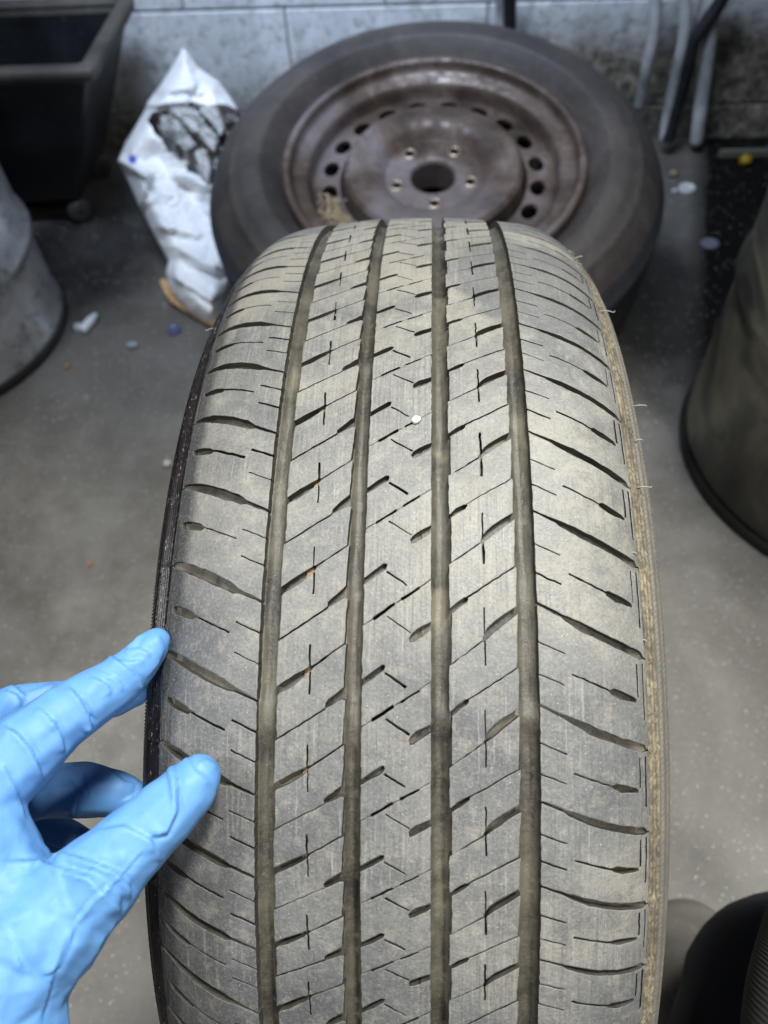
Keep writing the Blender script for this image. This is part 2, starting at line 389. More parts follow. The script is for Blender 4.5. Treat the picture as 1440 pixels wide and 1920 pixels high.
# small stone-ejector bumps and tread-wear bars in the main grooves
for (a, b) in GR:
    m = (np.abs(T_ * 1000 - (a + b) / 2) < (b - a) / 2)
    ph = 9.385 + (0.0 if a < 0 else -0.02)
    H_ = H_ + m * (np.abs(S_ - ph - .17) < 0.17) * 0.0022
    H_ = H_ + m * np.clip(np.sin(S_ * 2 * math.pi * 2 + a) - 0.75, 0, 1) * 0.0022 * (np.abs(np.abs(T_ * 1000 - (a + b) / 2) - (b - a) / 2) < 1.6)
Pc = tyre_pt(T_, S_, H_).reshape(-1, 3)
link('tread_base', mesh('tread_base', Pc, [f[::-1] for f in grid_faces(len(tl), len(sg), True)], uvof(T_.ravel(), S_.ravel())), M_floor, tyre, True)

# tan dirt packed in the notches beside each little cross
VV, FF, UU = [], [], []
rd = random.Random(11)
for i in range(0, 16):
    nt_, ns_ = 7, 6; b_ = len(VV)
    t0 = -36.2 + rd.uniform(-.9, .6)
    for j in range(ns_):
        for k in range(nt_):
            t = t0 + (-32.7 - t0) * k / (nt_ - 1); up_ = np.interp(t, [-38.7, -33.2, -32.2], [8.081, 7.997, 7.99]); lo_ = np.interp(t, [-37.7, -32.2], [8.162, 8.025])
            s_ = up_ + (lo_ - up_) * j / (ns_ - 1) + (i - 8)
            VV.append(tyre_pt(t * MM, s_, (-2.1 - .5 * rd.random() - (.9 if k == 0 else 0)) * MM))
            UU.append((t * MM, s_))
    FF += [tuple(b_ + q for q in f) for f in grid_faces(ns_, nt_)]
tag(link('packed_dirt', mesh('packed_dirt', VV, FF), M_dirt, tyre, False), 'tan fibrous dirt packed into the tread notches', kind='stuff')
# sidewalls
def side_mat(name, kind):
    s = NT(name); o = s.coord('Object'); u = s.coord('UV'); n1 = s.noise(o, 55, 7, 0.75); n2 = s.noise(o, 420, 4, 0.75)
    st = s.noise(s.coord('UV', (1500, 6, 1)), 1.0, 3, 0.7)
    wv = s.n('ShaderNodeTexWave', {'Vector': u, 'Scale': 260.0, 'Distortion': 0.0}, bands_direction='DIAGONAL').outputs['Fac']
    ux = s.math('ABSOLUTE', s.n('ShaderNodeSeparateXYZ', {0: u}).outputs[0])
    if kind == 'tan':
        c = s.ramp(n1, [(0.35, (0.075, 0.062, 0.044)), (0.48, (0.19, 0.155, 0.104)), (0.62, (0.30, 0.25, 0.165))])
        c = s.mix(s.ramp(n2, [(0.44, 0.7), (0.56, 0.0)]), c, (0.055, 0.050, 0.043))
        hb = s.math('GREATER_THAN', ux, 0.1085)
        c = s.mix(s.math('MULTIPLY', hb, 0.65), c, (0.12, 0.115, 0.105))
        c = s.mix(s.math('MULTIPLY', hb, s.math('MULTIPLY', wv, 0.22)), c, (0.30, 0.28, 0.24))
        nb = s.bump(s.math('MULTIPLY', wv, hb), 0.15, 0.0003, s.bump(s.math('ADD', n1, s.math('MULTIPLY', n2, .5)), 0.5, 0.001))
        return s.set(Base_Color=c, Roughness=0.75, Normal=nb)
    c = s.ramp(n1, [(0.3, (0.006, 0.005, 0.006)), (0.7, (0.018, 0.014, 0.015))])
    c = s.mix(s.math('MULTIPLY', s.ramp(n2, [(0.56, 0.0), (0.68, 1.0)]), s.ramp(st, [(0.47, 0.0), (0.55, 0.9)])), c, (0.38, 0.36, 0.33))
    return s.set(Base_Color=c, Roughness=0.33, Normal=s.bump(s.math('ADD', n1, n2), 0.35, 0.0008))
M_tan = side_mat('tan_dusty_sidewall_rubber', 'tan'); M_blk = side_mat('glossy_black_sidewall_rubber', 'black')
def ring(name, mat, sgn, t0, t1, nt, ns, hf):
    ts = np.linspace(t0, t1, nt); ss = np.linspace(0, NP, ns + 1)[:-1]
    A, B = np.meshgrid(ts, ss, indexing='ij'); H = hf(A, B)
    P = tyre_pt(A * sgn, B, H).reshape(-1, 3); F = grid_faces(nt, ns, True)
    if sgn > 0: F = [f[::-1] for f in F]
    return link(name, mesh(name, P, F, uvof((A * sgn).ravel(), B.ravel())), mat, tyre, True)
def ribs(A, lst):
    H = 0 * A
    for c, w, h in lst: H = H + np.clip(1 - np.abs(A - c) / w, 0, 1) ** 0.7 * h
    return H
lines = [(.1050, .0007, .0006), (.1072, .0007, .0009), (.1098, .0006, .0008), (.1115, .0006, .0006), (.1135, .0009, .0007)]
o = ring('shoulder_band', M_blk, -1, .0994, .1170, 90, 67 * 24, lambda A, B: 0.0006 * (np.abs((B % 1) - .88) < .03) * (A < .112) + ribs(A, lines) - 0.0006 * (A < .1035) * (A > .1025) - 0.0003)
o['label'] = 'glossy black shoulder band with fine circumferential ribs'
o = ring('shoulder_band', M_tan, 1, .0991, .1130, 50, 67 * 24, lambda A, B: 0.0007 * (np.abs((B % 1) - .88) < .03) * (A < .109) - 0.0007 * (np.abs(A - .1015) < .0005) * (np.abs((B % 1) - .35) < .38) + ribs(A, [(.1045, .0006, .0004), (.108, .001, .0005), (.1125, .0012, .0008)]) - 0.0003)
o['label'] = 'tan dusty shoulder band'
teeth = lambda A, B: 0.0009 * (0.5 + 0.5 * np.sin(B * 2 * math.pi * 22)) * np.clip(1 - np.abs(A - .1230) / .005, 0, 1) ** .5
o = ring('sidewall', M_blk, -1, .1170, .2170, 60, 67 * 110, teeth) if False else ring('sidewall', M_blk, -1, .1170, .1300, 16, 67 * 96, teeth)
o['label'] = 'glossy black sidewall ring with fine moulded teeth'
o = ring('sidewall', M_tan, 1, .1130, .1300, 24, 67 * 8, lambda A, B: ribs(A, [(.1195, .001, .0007), (.1275, .001, .0005)]))
o['label'] = 'dusty sidewall ring with diagonal hatching'
for sg_ in (-1, 1):
    ring('lower_sidewall', M_blk if sg_ < 0 else M_tan, sg_, .1300, float(PT[-1]), 30, 67 * 3, lambda A, B: ribs(A, [(.18, .004, .0008)]))
# short moulded cross marks and rubber hairs
def px_on_tyre(x, y):
    """nearest point of the tyre surface seen at a pixel (search on the profile)"""
    v = ray(x, y); best = None
    for d in np.linspace(0.25, 0.62, 1500):
        P = CAM + v * d - np.array([0, 0, 0.33]); r = math.hypot(P[1], P[2])
        if abs(P[0]) < 0.1205:
            rr = np.interp(abs(P[0]), PU[:120], PR[:120])
            if r <= rr: return P
    return None
M_hair = NT('pale_rubber_hair').set(Base_Color=(0.27, 0.255, 0.23), Roughness=0.5)
for (x, y, dx, dy) in [(1125, 583, 28, 3), (1186, 762, 27, -2), (1196, 914, 26, 0), (1190, 827, 15, -3), (1076, 486, 16, -6), (1066, 470, 10, 8),
                       (388, 616, -14, 5), (1186, 1036, 8, 3), (1205, 1200, 8, 3)]:
    P = px_on_tyre(x, y)
    if P is None:
        for k in range(30):
            x -= 2 if x > 700 else -2
            P = px_on_tyre(x, y)
            if P is not None: break
    if P is None: continue
    d = float(-((P + [0, 0, .33] - CAM) @ ROT)[2]); sgn = 1 if x > 700 else -1
    w = lambda a, b: Vector(at_depth(x + a, y + b, d) - np.array([0, 0, .33]))
    V, F = tube([w(-2 * sgn, 0), w(dx * .5, dy * .4 - 1.5), w(dx * .93, dy), w(dx, dy + (3 if dy < 0 else -3))], [0.00032, .00028, .00024, .0002], 6)
    link('rubber_hair', mesh('rubber_hair', V, F), M_hair, tyre, True)

# ------------------------------------------------------------------ the floor
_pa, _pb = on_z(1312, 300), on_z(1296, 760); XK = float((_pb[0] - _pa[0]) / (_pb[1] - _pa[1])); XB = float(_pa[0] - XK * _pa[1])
def concrete():
    s = NT('concrete_painted_shade'); o = s.coord('Object')
    b = s.noise(o, 2.1, 5, 0.6, 0.5); m = s.noise(o, 9, 7, 0.7); f = s.noise(o, 160, 5, 0.8)
    c = s.ramp(b, [(0.36, (0.135, 0.127, 0.115)), (0.48, (0.225, 0.215, 0.198)), (0.62, (0.31, 0.299, 0.278))])
    c = s.mix(s.ramp(m, [(0.40, 0.55), (0.60, 0.0)]), c, (0.12, 0.107, 0.09))
    c = s.mix(s.ramp(f, [(0.5, 0.0), (0.75, 0.45)]), c, (0.34, 0.32, 0.29))
    px_, py_, _ = (s.n('ShaderNodeSeparateXYZ', {0: o}).outputs[k] for k in range(3))
    g_ = s.math('ADD', py_, s.math('MULTIPLY', s.math('SUBTRACT', b, 0.5), 0.9))          # half-shadow of the far floor painted in, deeper towards the wall
    c = s.mix(s.ramp(s.math('MULTIPLY', g_, 0.5), [(0.25, 0.0), (0.40, 0.72)]), c, (0.060, 0.052, 0.043))
    shade_edge = s.math('SUBTRACT', s.math('ADD', px_, s.math('MULTIPLY', s.math('SUBTRACT', m, 0.5), 0.03)), s.math('MULTIPLY_ADD', py_, XK, XB))
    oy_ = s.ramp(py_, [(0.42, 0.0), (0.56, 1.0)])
    c = s.mix(s.math('MULTIPLY', s.ramp(s.math('MULTIPLY_ADD', shade_edge, 10.0, 0.3), [(0.1, 0.0), (0.5, 0.97)]), oy_), c, (0.004, 0.004, 0.004))   # shadow beside the drum painted into the floor colour
    for (qx, qy, kx, ky) in ((150, 470, 4.2, 3.6), (1215, 560, 7.0, 3.2)):                  # shade painted dark by the tub and under the wheel
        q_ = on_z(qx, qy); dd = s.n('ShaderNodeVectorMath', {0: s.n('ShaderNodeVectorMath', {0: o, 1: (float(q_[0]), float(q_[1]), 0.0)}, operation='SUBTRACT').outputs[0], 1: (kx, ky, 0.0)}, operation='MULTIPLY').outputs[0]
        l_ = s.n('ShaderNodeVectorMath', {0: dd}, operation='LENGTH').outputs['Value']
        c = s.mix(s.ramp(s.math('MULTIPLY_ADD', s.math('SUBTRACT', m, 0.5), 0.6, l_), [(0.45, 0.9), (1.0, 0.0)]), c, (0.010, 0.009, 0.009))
    v = s.n('ShaderNodeTexVoronoi', {'Vector': o, 'Scale': 300.0})
    rnd = s.n('ShaderNodeSeparateColor', {0: v.outputs['Color']}).outputs[0]
    sp = s.math('MULTIPLY', s.math('LESS_THAN', v.outputs['Distance'], 0.22), s.math('GREATER_THAN', rnd, 0.92))
    c = s.mix(s.math('MULTIPLY', sp, 0.8), c, (0.85, 0.83, 0.80))  # white specks painted in for the glints of the grit
    shade_mask = s.math('MULTIPLY', s.ramp(s.math('MULTIPLY_ADD', shade_edge, 10.0, 0.3), [(0.1, 0.0), (0.5, 1.0)]), oy_)
    return s.set(Base_Color=c, Roughness=s.math('MAXIMUM', s.ramp(m, [(0.35, 0.42), (0.65, 0.75)]), shade_mask), Specular_IOR_Level=s.math('MULTIPLY_ADD', shade_mask, -0.48, 0.5), Normal=s.bump(s.math('ADD', s.math('MULTIPLY', f, 0.5), m), 0.5, 0.003))
V = []; nx, ny = 90, 90
for i in range(ny):
    for j in range(nx):
        x, y = -2.6 + 5.2 * j / (nx - 1), -2.2 + 4.2 * i / (ny - 1)
        V.append((x, y, 0.0015 * noise.noise(Vector((x * 3, y * 3, 0)))))
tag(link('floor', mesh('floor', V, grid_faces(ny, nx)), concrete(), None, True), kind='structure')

# ------------------------------------------------------------------ the wall of painted concrete blocks
def paint_mat():
    s = NT('grimy_painted_block'); c_ = s.n('ShaderNodeTexCoord'); g = s.n('ShaderNodeNewGeometry').outputs['Position']
    b = s.noise(g, 5, 6, 0.65, 0.3); f = s.noise(g, 45, 6, 0.75); st = s.noise(s.n('ShaderNodeMapping', {'Vector': g, 'Scale': (16, 16, 2.2)}).outputs[0], 1.0, 6, 0.7)
    z = s.n('ShaderNodeSeparateXYZ', {0: g}); zx = z.outputs[0]
    # grime climbs the wall from the floor, higher towards the right
    lim = s.math('ADD', s.math('MULTIPLY', b, 0.16), s.math('MULTIPLY', s.math('ADD', zx, 0.15), 0.14))
    gr = s.ramp(s.math('SUBTRACT', z.outputs[2], lim), [(0.0, 1.0), (0.13, 0.0)])
    c = s.ramp(st, [(0.3, (0.42, 0.44, 0.47)), (0.55, (0.62, 0.64, 0.67)), (0.75, (0.72, 0.73, 0.74))])
    c = s.mix(s.ramp(f, [(0.36, 0.6), (0.5, 0.0)]), c, (0.16, 0.155, 0.14))
    c = s.mix(gr, c, s.ramp(f, [(0.35, (0.030, 0.027, 0.022)), (0.5, (0.13, 0.115, 0.085)), (0.68, (0.32, 0.30, 0.25))]))
    return s.set(Base_Color=c, Roughness=0.6, Normal=s.bump(s.math('ADD', f, st), 0.5, 0.004))
M_pw = paint_mat()
YW = 1.40; wall = bpy.data.objects.new('wall', None); COL.objects.link(wall); wall.location = (0, YW, 0); tag(wall, kind='structure')
wall.rotation_euler = (0, 0, -0.03)
bmw = bmesh.new(); bmesh.ops.create_cube(bmw, size=1); bmesh.ops.scale(bmw, vec=(4.4, 0.14, 1.0), verts=bmw.verts); bmesh.ops.translate(bmw, vec=(0, 0.084, 0.48), verts=bmw.verts)
me = bpy.data.meshes.new('mortar'); bmw.to_mesh(me); bmw.free()
link('mortar', me, NT('grey_mortar').set(Base_Color=(0.22, 0.22, 0.22), Roughness=0.8), wall)
bme = bevel_box('concrete_block', 0.3962, 0.08, 0.1962, 0.003)
bme.materials.append(M_pw)
for r in range(5):
    for k in range(-6, 6):
        o = bpy.data.objects.new('concrete_block', bme); COL.objects.link(o); o.parent = wall
        o.location = (k * 0.4 + (0.2 if r % 2 else 0.0) + 0.12, 0.05 + random.uniform(-.0006, .0006), -0.03 + 0.2 * r)

# ------------------------------------------------------------------ steel wheel with its tyre, lying tilted
def rust():
    s = NT('rusty_grey_steel'); o = s.coord('Object')
    b = s.noise(o, 9, 6, 0.62, 0.5); f = s.noise(o, 70, 6, 0.75); g = s.noise(o, 4, 3, 0.5)
    c = s.ramp(b, [(0.32, (0.030, 0.022, 0.018)), (0.45, (0.078, 0.054, 0.043)), (0.55, (0.145, 0.108, 0.090)), (0.64, (0.23, 0.20, 0.19))])
    c = s.mix(s.ramp(f, [(0.5, 0.0), (0.62, 0.75)]), c, (0.070, 0.042, 0.027))
    c = s.mix(s.ramp(g, [(0.52, 0.0), (0.60, 0.4)]), c, (0.21, 0.19, 0.21))
    return s.set(Base_Color=c, Roughness=s.ramp(f, [(0.4, 0.34), (0.6, 0.7)]), Metallic=0.3, Normal=s.bump(s.math('ADD', f, b), 0.4, 0.0015))
def old_rubber(name='old_grey_rubber', lo=(0.035, 0.033, 0.033), hi=(0.115, 0.105, 0.10)):
    s = NT(name); o = s.coord('Object'); b = s.noise(o, 7, 6, 0.65, 0.6); f = s.noise(o, 90, 5, 0.75)
    c = s.ramp(b, [(0.32, lo), (0.55, tuple((a + b_) / 2 for a, b_ in zip(lo, hi))), (0.7, hi)])
    c = s.mix(s.ramp(f, [(0.55, 0.0), (0.75, 0.4)]), c, tuple(min(1, 2 * v) for v in hi))
    return s.set(Base_Color=c, Roughness=0.62, Normal=s.bump(f, 0.35, 0.001))
M_rust = rust(); M_oldr = old_rubber(lo=(0.020, 0.017, 0.016), hi=(0.078, 0.066, 0.059)); M_tread2 = old_rubber('dark_bluish_rubber', (0.018, 0.020, 0.026), (0.055, 0.058, 0.066))
wc = on_z(812, 285, 0.30)
wheel = thing('steel_wheel', 'rusty steel wheel with bald old tyre lying tilted against the wall behind the upright tyre', 'wheel', tuple(wc))
wheel.rotation_euler = (R2(11.5), 0, 0)
def arc(cx, cz, rx, rz, a, b, n): return [(cx + rx * math.cos(R2(a + (b - a) * k / n)), cz + rz * math.sin(R2(a + (b - a) * k / n))) for k in range(n + 1)]
side = [(0.218, -0.030), (0.2235, -0.024), (0.229, -0.020), (0.236, -0.008), (0.250, 0.005), (0.2525, 0.0075), (0.256, 0.0075), (0.270, 0.010), (0.283, 0.005), (0.296, -0.002), (0.2985, -0.002), (0.3005, -0.0045), (0.310, -0.012), (0.3205, -0.021), (0.328, -0.030)]
link('tyre_sidewall', lathe('tyre_sidewall', side, 160, 0.004), M_oldr, wheel, True)
trd = [(0.328, -0.030), (0.334, -0.040), (0.338, -0.052)]
z = -0.055
for gz in (-0.075, -0.105, -0.135, -0.165):
    trd += [(0.341, z), (0.3415, gz - 0.0), (0.334, gz - 0.002), (0.334, gz - 0.008), (0.3415, gz - 0.010)]; z = gz - 0.012
trd += [(0.340, -0.19), (0.333, -0.205), (0.31, -0.222), (0.27, -0.235), (0.23, -0.225)]
link('tyre_tread', lathe('tyre_tread', trd, 160, 0.003), M_tread2, wheel, True)
lip = arc(0.2165, -0.012, 0.0060, 0.005, 0, 180, 8) + [(0.2095, -0.018), (0.2075, -0.023), (0.202, -0.026), (0.190, -0.028), (0.187, -0.031), (0.185, -0.038), (0.183, -0.048), (0.179, -0.056), (0.176, -0.060), (0.176, -0.075), (0.176, -0.19)]
lip = [(0.2225, -0.026), (0.2230, -0.014)] + lip
link('rim', lathe('rim', lip, 160), M_rust, wheel, True)
# wheel disc: flat cut-out with vent holes, bolt holes and hub bore, then shaped by a height profile
def circ(cx, cy, r, n, rx=None, ang=0):
    out = []
    for k in range(n):
        a = 2 * math.pi * k / n; x, y = r * math.cos(a), (rx or r) * math.sin(a)
        out.append((cx + x * math.cos(ang) - y * math.sin(ang), cy + x * math.sin(ang) + y * math.cos(ang)))
    return out
holes = [circ(0, 0, 0.0325, 40)]
for k in range(5):
    a = R2(72 * k + 18 - 34); holes.append(circ(0.0575 * math.cos(a), 0.0575 * math.sin(a), 0.0068, 14))
for k in range(20):
    a = 2 * math.pi * (k + .5) / 20; holes.append(circ(0.1565 * math.cos(a), 0.1565 * math.sin(a), 0.0118, 16, 0.0155, a + 0.0))
pts, edges = [], []
for L in [circ(0, 0, 0.1815, 120)] + holes + [circ(0, 0, r, 96) for r in (0.175, 0.1405, 0.1375, 0.1335, 0.1315, 0.126, 0.110, 0.094)] + [circ(0, 0, r, 60) for r in (0.082, 0.076, 0.071, 0.044, 0.039, 0.035)] :
    b = len(pts); pts += [Vector(p) for p in L]; edges += [(b + k, b + (k + 1) % len(L)) for k in range(len(L))]
for h in holes[1:6]:
    cx = sum(p[0] for p in h) / len(h); cy = sum(p[1] for p in h) / len(h); pts += [Vector(p) for p in circ(cx, cy, 0.0095, 14)] + [Vector(p) for p in circ(cx, cy, 0.0115, 14)]
for h in holes[6:]:
    cx = sum(p[0] for p in h) / len(h); cy = sum(p[1] for p in h) / len(h); pts += [Vector((cx + (p[0] - cx) * 1.2, cy + (p[1] - cy) * 1.2)) for p in h]
vs, es, fs, *_ = delaunay_2d_cdt(pts, edges, [], 0, 1e-5)
hr = [0, .0325, .035, .039, .071, .076, .082, .094, .110, .126, .1315, .1335, .1375, .1405, .175, .1815]
hz = [-.030, -.030, -.0255, -.024, -.023, -.019, -.010, -.0035, -.0015, -.0035, -.0085, -.024, -.046, -.029, -.0295, -.033]
hz = [v - 0.018 for v in hz]
bc = [(sum(p[0] for p in h) / len(h), sum(p[1] for p in h) / len(h)) for h in holes[1:6]]
def dz(x, y):
    z = float(np.interp(math.hypot(x, y), hr, hz))
    for cx, cy in bc:
        d = math.hypot(x - cx, y - cy)
        if d < 0.012: z += 0.0018 * (1 - abs(d - 0.009) / 0.003) if d > 0.006 else -0.001
    return z
V = [(v[0], v[1], dz(v[0], v[1])) for v in vs]; F = []; wallF = []; em = {}
for f in fs:
    cx = sum(vs[k][0] for k in f) / 3; cy = sum(vs[k][1] for k in f) / 3
    if any(inside(h, cx, cy) for h in holes) or math.hypot(cx, cy) > 0.1815: continue
    F.append(tuple(f))
    for k in range(3): em[(f[k], f[(k + 1) % 3])] = 1
for (a, b) in em:
    if (b, a) not in em and math.hypot(*vs[a]) < 0.18:
        n = len(V); zc = -0.006 if math.hypot(*vs[a]) > 0.045 else -0.045
        V += [V[a], V[b], (V[b][0], V[b][1], V[b][2] + zc), (V[a][0], V[a][1], V[a][2] + zc)]; F.append((n + 1, n, n + 3, n + 2))
od = link('wheel_disc', mesh('wheel_disc', V, F), M_rust, wheel, True); od.data.set_sharp_from_angle(angle=R2(32))
link('shade_disc', lathe('shade_disc', [(0.001, -0.18), (0.18, -0.18)], 40), NT('shade_black').set(Base_Color=(0.004, 0.004, 0.004), Roughness=1.0), wheel)  # black disc added to stand for the shade inside the wheel
M_straw = NT('pale_dry_leaf_litter').set(Base_Color=(0.33, 0.26, 0.16), Roughness=0.8)
VV, FF = [], []
rl = random.Random(5)
for k in range(90):
    a = R2(204 + rl.gauss(0, 6)); r = 0.160 + rl.gauss(0, .008); c0 = Vector((r * math.cos(a), r * math.sin(a), -0.050 + rl.uniform(0, .006))); d = Vector((rl.gauss(0, 1), rl.gauss(0, 1), rl.gauss(0, .25))).normalized() * rl.uniform(.003, .010)
    v_, f_ = tube([c0 - d, c0 + d * .3, c0 + d + Vector((0, 0, .002))], rl.uniform(.0005, .0022), 4); b_ = len(VV); VV += [tuple(x) for x in v_]; FF += [tuple(b_ + q for q in f) for f in f_]
ll = tag(link('leaf_litter', mesh('leaf_litter', VV, FF), M_straw), 'clump of pale dry litter caught in the vent ring of the rusty wheel', 'litter', kind='stuff'); ll.location = wheel.location; ll.rotation_euler = wheel.rotation_euler
M_brass = NT('bare_bolt_seat_metal').set(Base_Color=(0.45, 0.36, 0.28), Metallic=0.8, Roughness=0.35)
for k, (cx, cy) in enumerate(bc):
    bm_ = lathe('bolt_seat', [(0.0102, 0.0), (0.0092, 0.0012), (0.0074, 0.0004), (0.0066, -0.004)], 20)
    o = link('bolt_seat', bm_, M_brass, wheel, True); o.location = (cx, cy, float(np.interp(0.0575, hr, hz)) + 0.0012)

# ------------------------------------------------------------------ left: galvanised can, black tub
def galv():
    s = NT('grimy_galvanised_steel'); o = s.coord('Object'); b = s.noise(o, 6, 6, 0.65, 0.8); f = s.noise(o, 40, 6, 0.7)
    c = s.ramp(b, [(0.3, (0.26, 0.265, 0.27)), (0.5, (0.55, 0.56, 0.58)), (0.7, (0.78, 0.79, 0.81))])
    c = s.mix(s.ramp(f, [(0.34, 0.7), (0.48, 0.0)]), c, (0.07, 0.066, 0.06))
    return s.set(Base_Color=c, Roughness=0.33, Metallic=0.55, Normal=s.bump(b, 0.3, 0.003))
cc = (-0.875, 0.785, 0.0)
can = thing('metal_can', 'round grimy galvanised steel can at the left edge with a ribbed band', 'can', cc)
body = [(0.05, 0.004), (0.205, 0.004), (0.222, 0.008), (0.226, 0.016), (0.222, 0.024), (0.221, 0.05), (0.2215, 0.14), (0.222, 0.150), (0.229, 0.158), (0.231, 0.167), (0.229, 0.176), (0.222, 0.184), (0.2215, 0.26), (0.222, 0.42)]
M_galv = galv()
link('body', lathe('body', body, 96, 0.006), M_galv, can, True)
link('rolled_rim', lathe('rolled_rim', arc(0.222, 0.43, 0.008, 0.008, -90, 270, 12), 96), M_galv, can, True)
link('base_band', lathe('base_band', [(0.2235, 0.001), (0.2285, 0.003), (0.229, 0.014), (0.226, 0.019)], 96), old_rubber('black_base_band', (0.01, 0.01, 0.011), (0.03, 0.03, 0.032)), can, True)

def tub_mat(name, lo, hi, rough=0.5):
    s = NT(name); o = s.coord('Object'); b = s.noise(o, 8, 6, 0.65); f = s.noise(o, 80, 5, 0.75)
    c = s.mix(s.ramp(b, [(0.35, 0.0), (0.65, 1.0)]), lo, hi); c = s.mix(s.ramp(f, [(0.62, 0.0), (0.72, 0.5)]), c, (0.2, 0.19, 0.17))
    return s.set(Base_Color=c, Roughness=rough, Normal=s.bump(s.math('ADD', b, f), 0.3, 0.0015))
M_tub = tub_mat('black_tub_plastic', (0.006, 0.007, 0.009), (0.020, 0.022, 0.026), 0.4); M_rim = tub_mat('dusty_rim_plastic', (0.030, 0.027, 0.022), (0.095, 0.085, 0.07), 0.6)
k1 = on_z(166, 128, 0.32); k0 = on_z(150, 380, 0.05)
tub = thing('black_tub', 'deep black plastic tub with a dusty rim, standing by the wall beside the white bag', 'tub', (k0[0] - 0.25, k0[1] + 0.12, 0))
def rrect(cx, cy, hx, hy, r, z, n=6):
    P = []
    for qx, qy, a in ((1, -1, -90), (1, 1, 0), (-1, 1, 90), (-1, -1, 180)):
        for k in range(n + 1):
            g = R2(a + 90 * k / n); P.append((cx + qx * (hx - r) + r * math.cos(g), cy + qy * (hy - r) + r * math.sin(g), z))
    return P
ox, oy = tub.location.x, tub.location.y
# bottom rect: right-front corner k0 ; top rect: right-front corner k1
bx, by = k0[0] - ox, k0[1] - oy; tx, ty = k1[0] - ox, k1[1] - oy
def tub_ring(f, z, off=0.0, r=0.016):
    x1 = bx + (tx - bx) * f + off; y0 = by + (ty - by) * f - off; x0 = x1 - 0.52 - 0.06 * f - 2 * off; y1 = YW - 0.03 - oy - 0.03 * (1 - f) + min(0, off)
    return rrect((x0 + x1) / 2, (y0 + y1) / 2, (x1 - x0) / 2, (y1 - y0) / 2, r * (1 - .3 * f), z)
rings = [tub_ring(0, 0.052, -0.02), tub_ring(0, 0.05, -0.006), tub_ring(0, 0.058), tub_ring(.5, .185), tub_ring(.96, 0.305)]
V = [p for r in rings for p in r]; n = len(rings[0])
F = [f for f in grid_faces(len(rings), n, True)] + [tuple(range(n))[::-1]]
link('shell', mesh('shell', V, F), M_tub, tub, True)
rings = [tub_ring(.96, .302, .002), tub_ring(.98, .302, .010), tub_ring(1, .318, .010), tub_ring(1, .322, .007), tub_ring(1, .323, -.012), tub_ring(1, .320, -.018), tub_ring(.95, .300, -.020)]
V = [p for r in rings for p in r]
link('rim', mesh('rim', V, grid_faces(len(rings), n, True)), M_rim, tub, True)
rings = [tub_ring(.98, .314, -.019), tub_ring(.5, .19, -.012), tub_ring(0.05, .062, -.012)]
V = [p for r in rings for p in r]
link('liner', mesh('liner', V, grid_faces(len(rings), n, True) + [tuple(2 * n + j for j in range(n))]), M_tub, tub, True)
M_cast = NT('cloudy_caster_plastic').set(Base_Color=(0.04, 0.04, 0.04), Roughness=0.3)
for (cx, cy) in ((bx - 0.035, by + 0.035), (bx - 0.46, by + 0.035), (bx - 0.035, by + 0.2), (bx - 0.46, by + 0.2)):
    o = link('caster_wheel', lathe('caster_wheel', [(0.004, -0.011), (0.019, -0.011), (0.024, -0.007), (0.024, 0.007), (0.019, 0.011), (0.004, 0.011)], 28), M_cast, tub, True)
    o.location = (cx + 0.02, cy - 0.02, 0.0245); o.rotation_euler = (R2(90), 0, R2(35))

# ------------------------------------------------------------------ right: tall dark drum
def drum_mat():
    s = NT('dark_oily_drum_steel'); o = s.coord('Object'); b = s.noise(o, 7, 5, 0.6, 1.0); f = s.noise(o, 60, 5, 0.7)
    c = s.ramp(b, [(0.32, (0.030, 0.030, 0.026)), (0.48, (0.085, 0.082, 0.066)), (0.62, (0.20, 0.185, 0.135))])
    return s.set(Base_Color=c, Roughness=s.ramp(b, [(0.3, 0.28), (0.7, 0.5)]), Metallic=0.2, Normal=s.bump(s.math('ADD', b, s.math('MULTIPLY', f, .3)), 0.3, 0.004))
drum = thing('oil_drum', 'tall dark oily metal drum cut by the right edge of the picture', 'drum', (0.637, 0.500, 0))
M_drum = drum_mat()
link('body', lathe('body', [(0.05, 0.006), (0.240, 0.006), (0.2475, 0.012), (0.249, 0.03), (0.2485, 0.25), (0.249, 0.262), (0.254, 0.27), (0.254, 0.278), (0.249, 0.286), (0.2485, 0.55), (0.249, 0.60)], 120, 0.006, 3), M_drum, drum, True)
link('bottom_chime', lathe('bottom_chime', [(0.2475, 0.0), (0.2535, 0.001), (0.255, 0.007), (0.2535, 0.014), (0.249, 0.017)], 120), old_rubber('black_chime', (0.006, 0.006, 0.006), (0.02, 0.02, 0.018)), drum, True)
link('rolled_rim', lathe('rolled_rim', arc(0.249, 0.604, 0.007, 0.007, -90, 270, 12), 96), M_drum, drum, True)

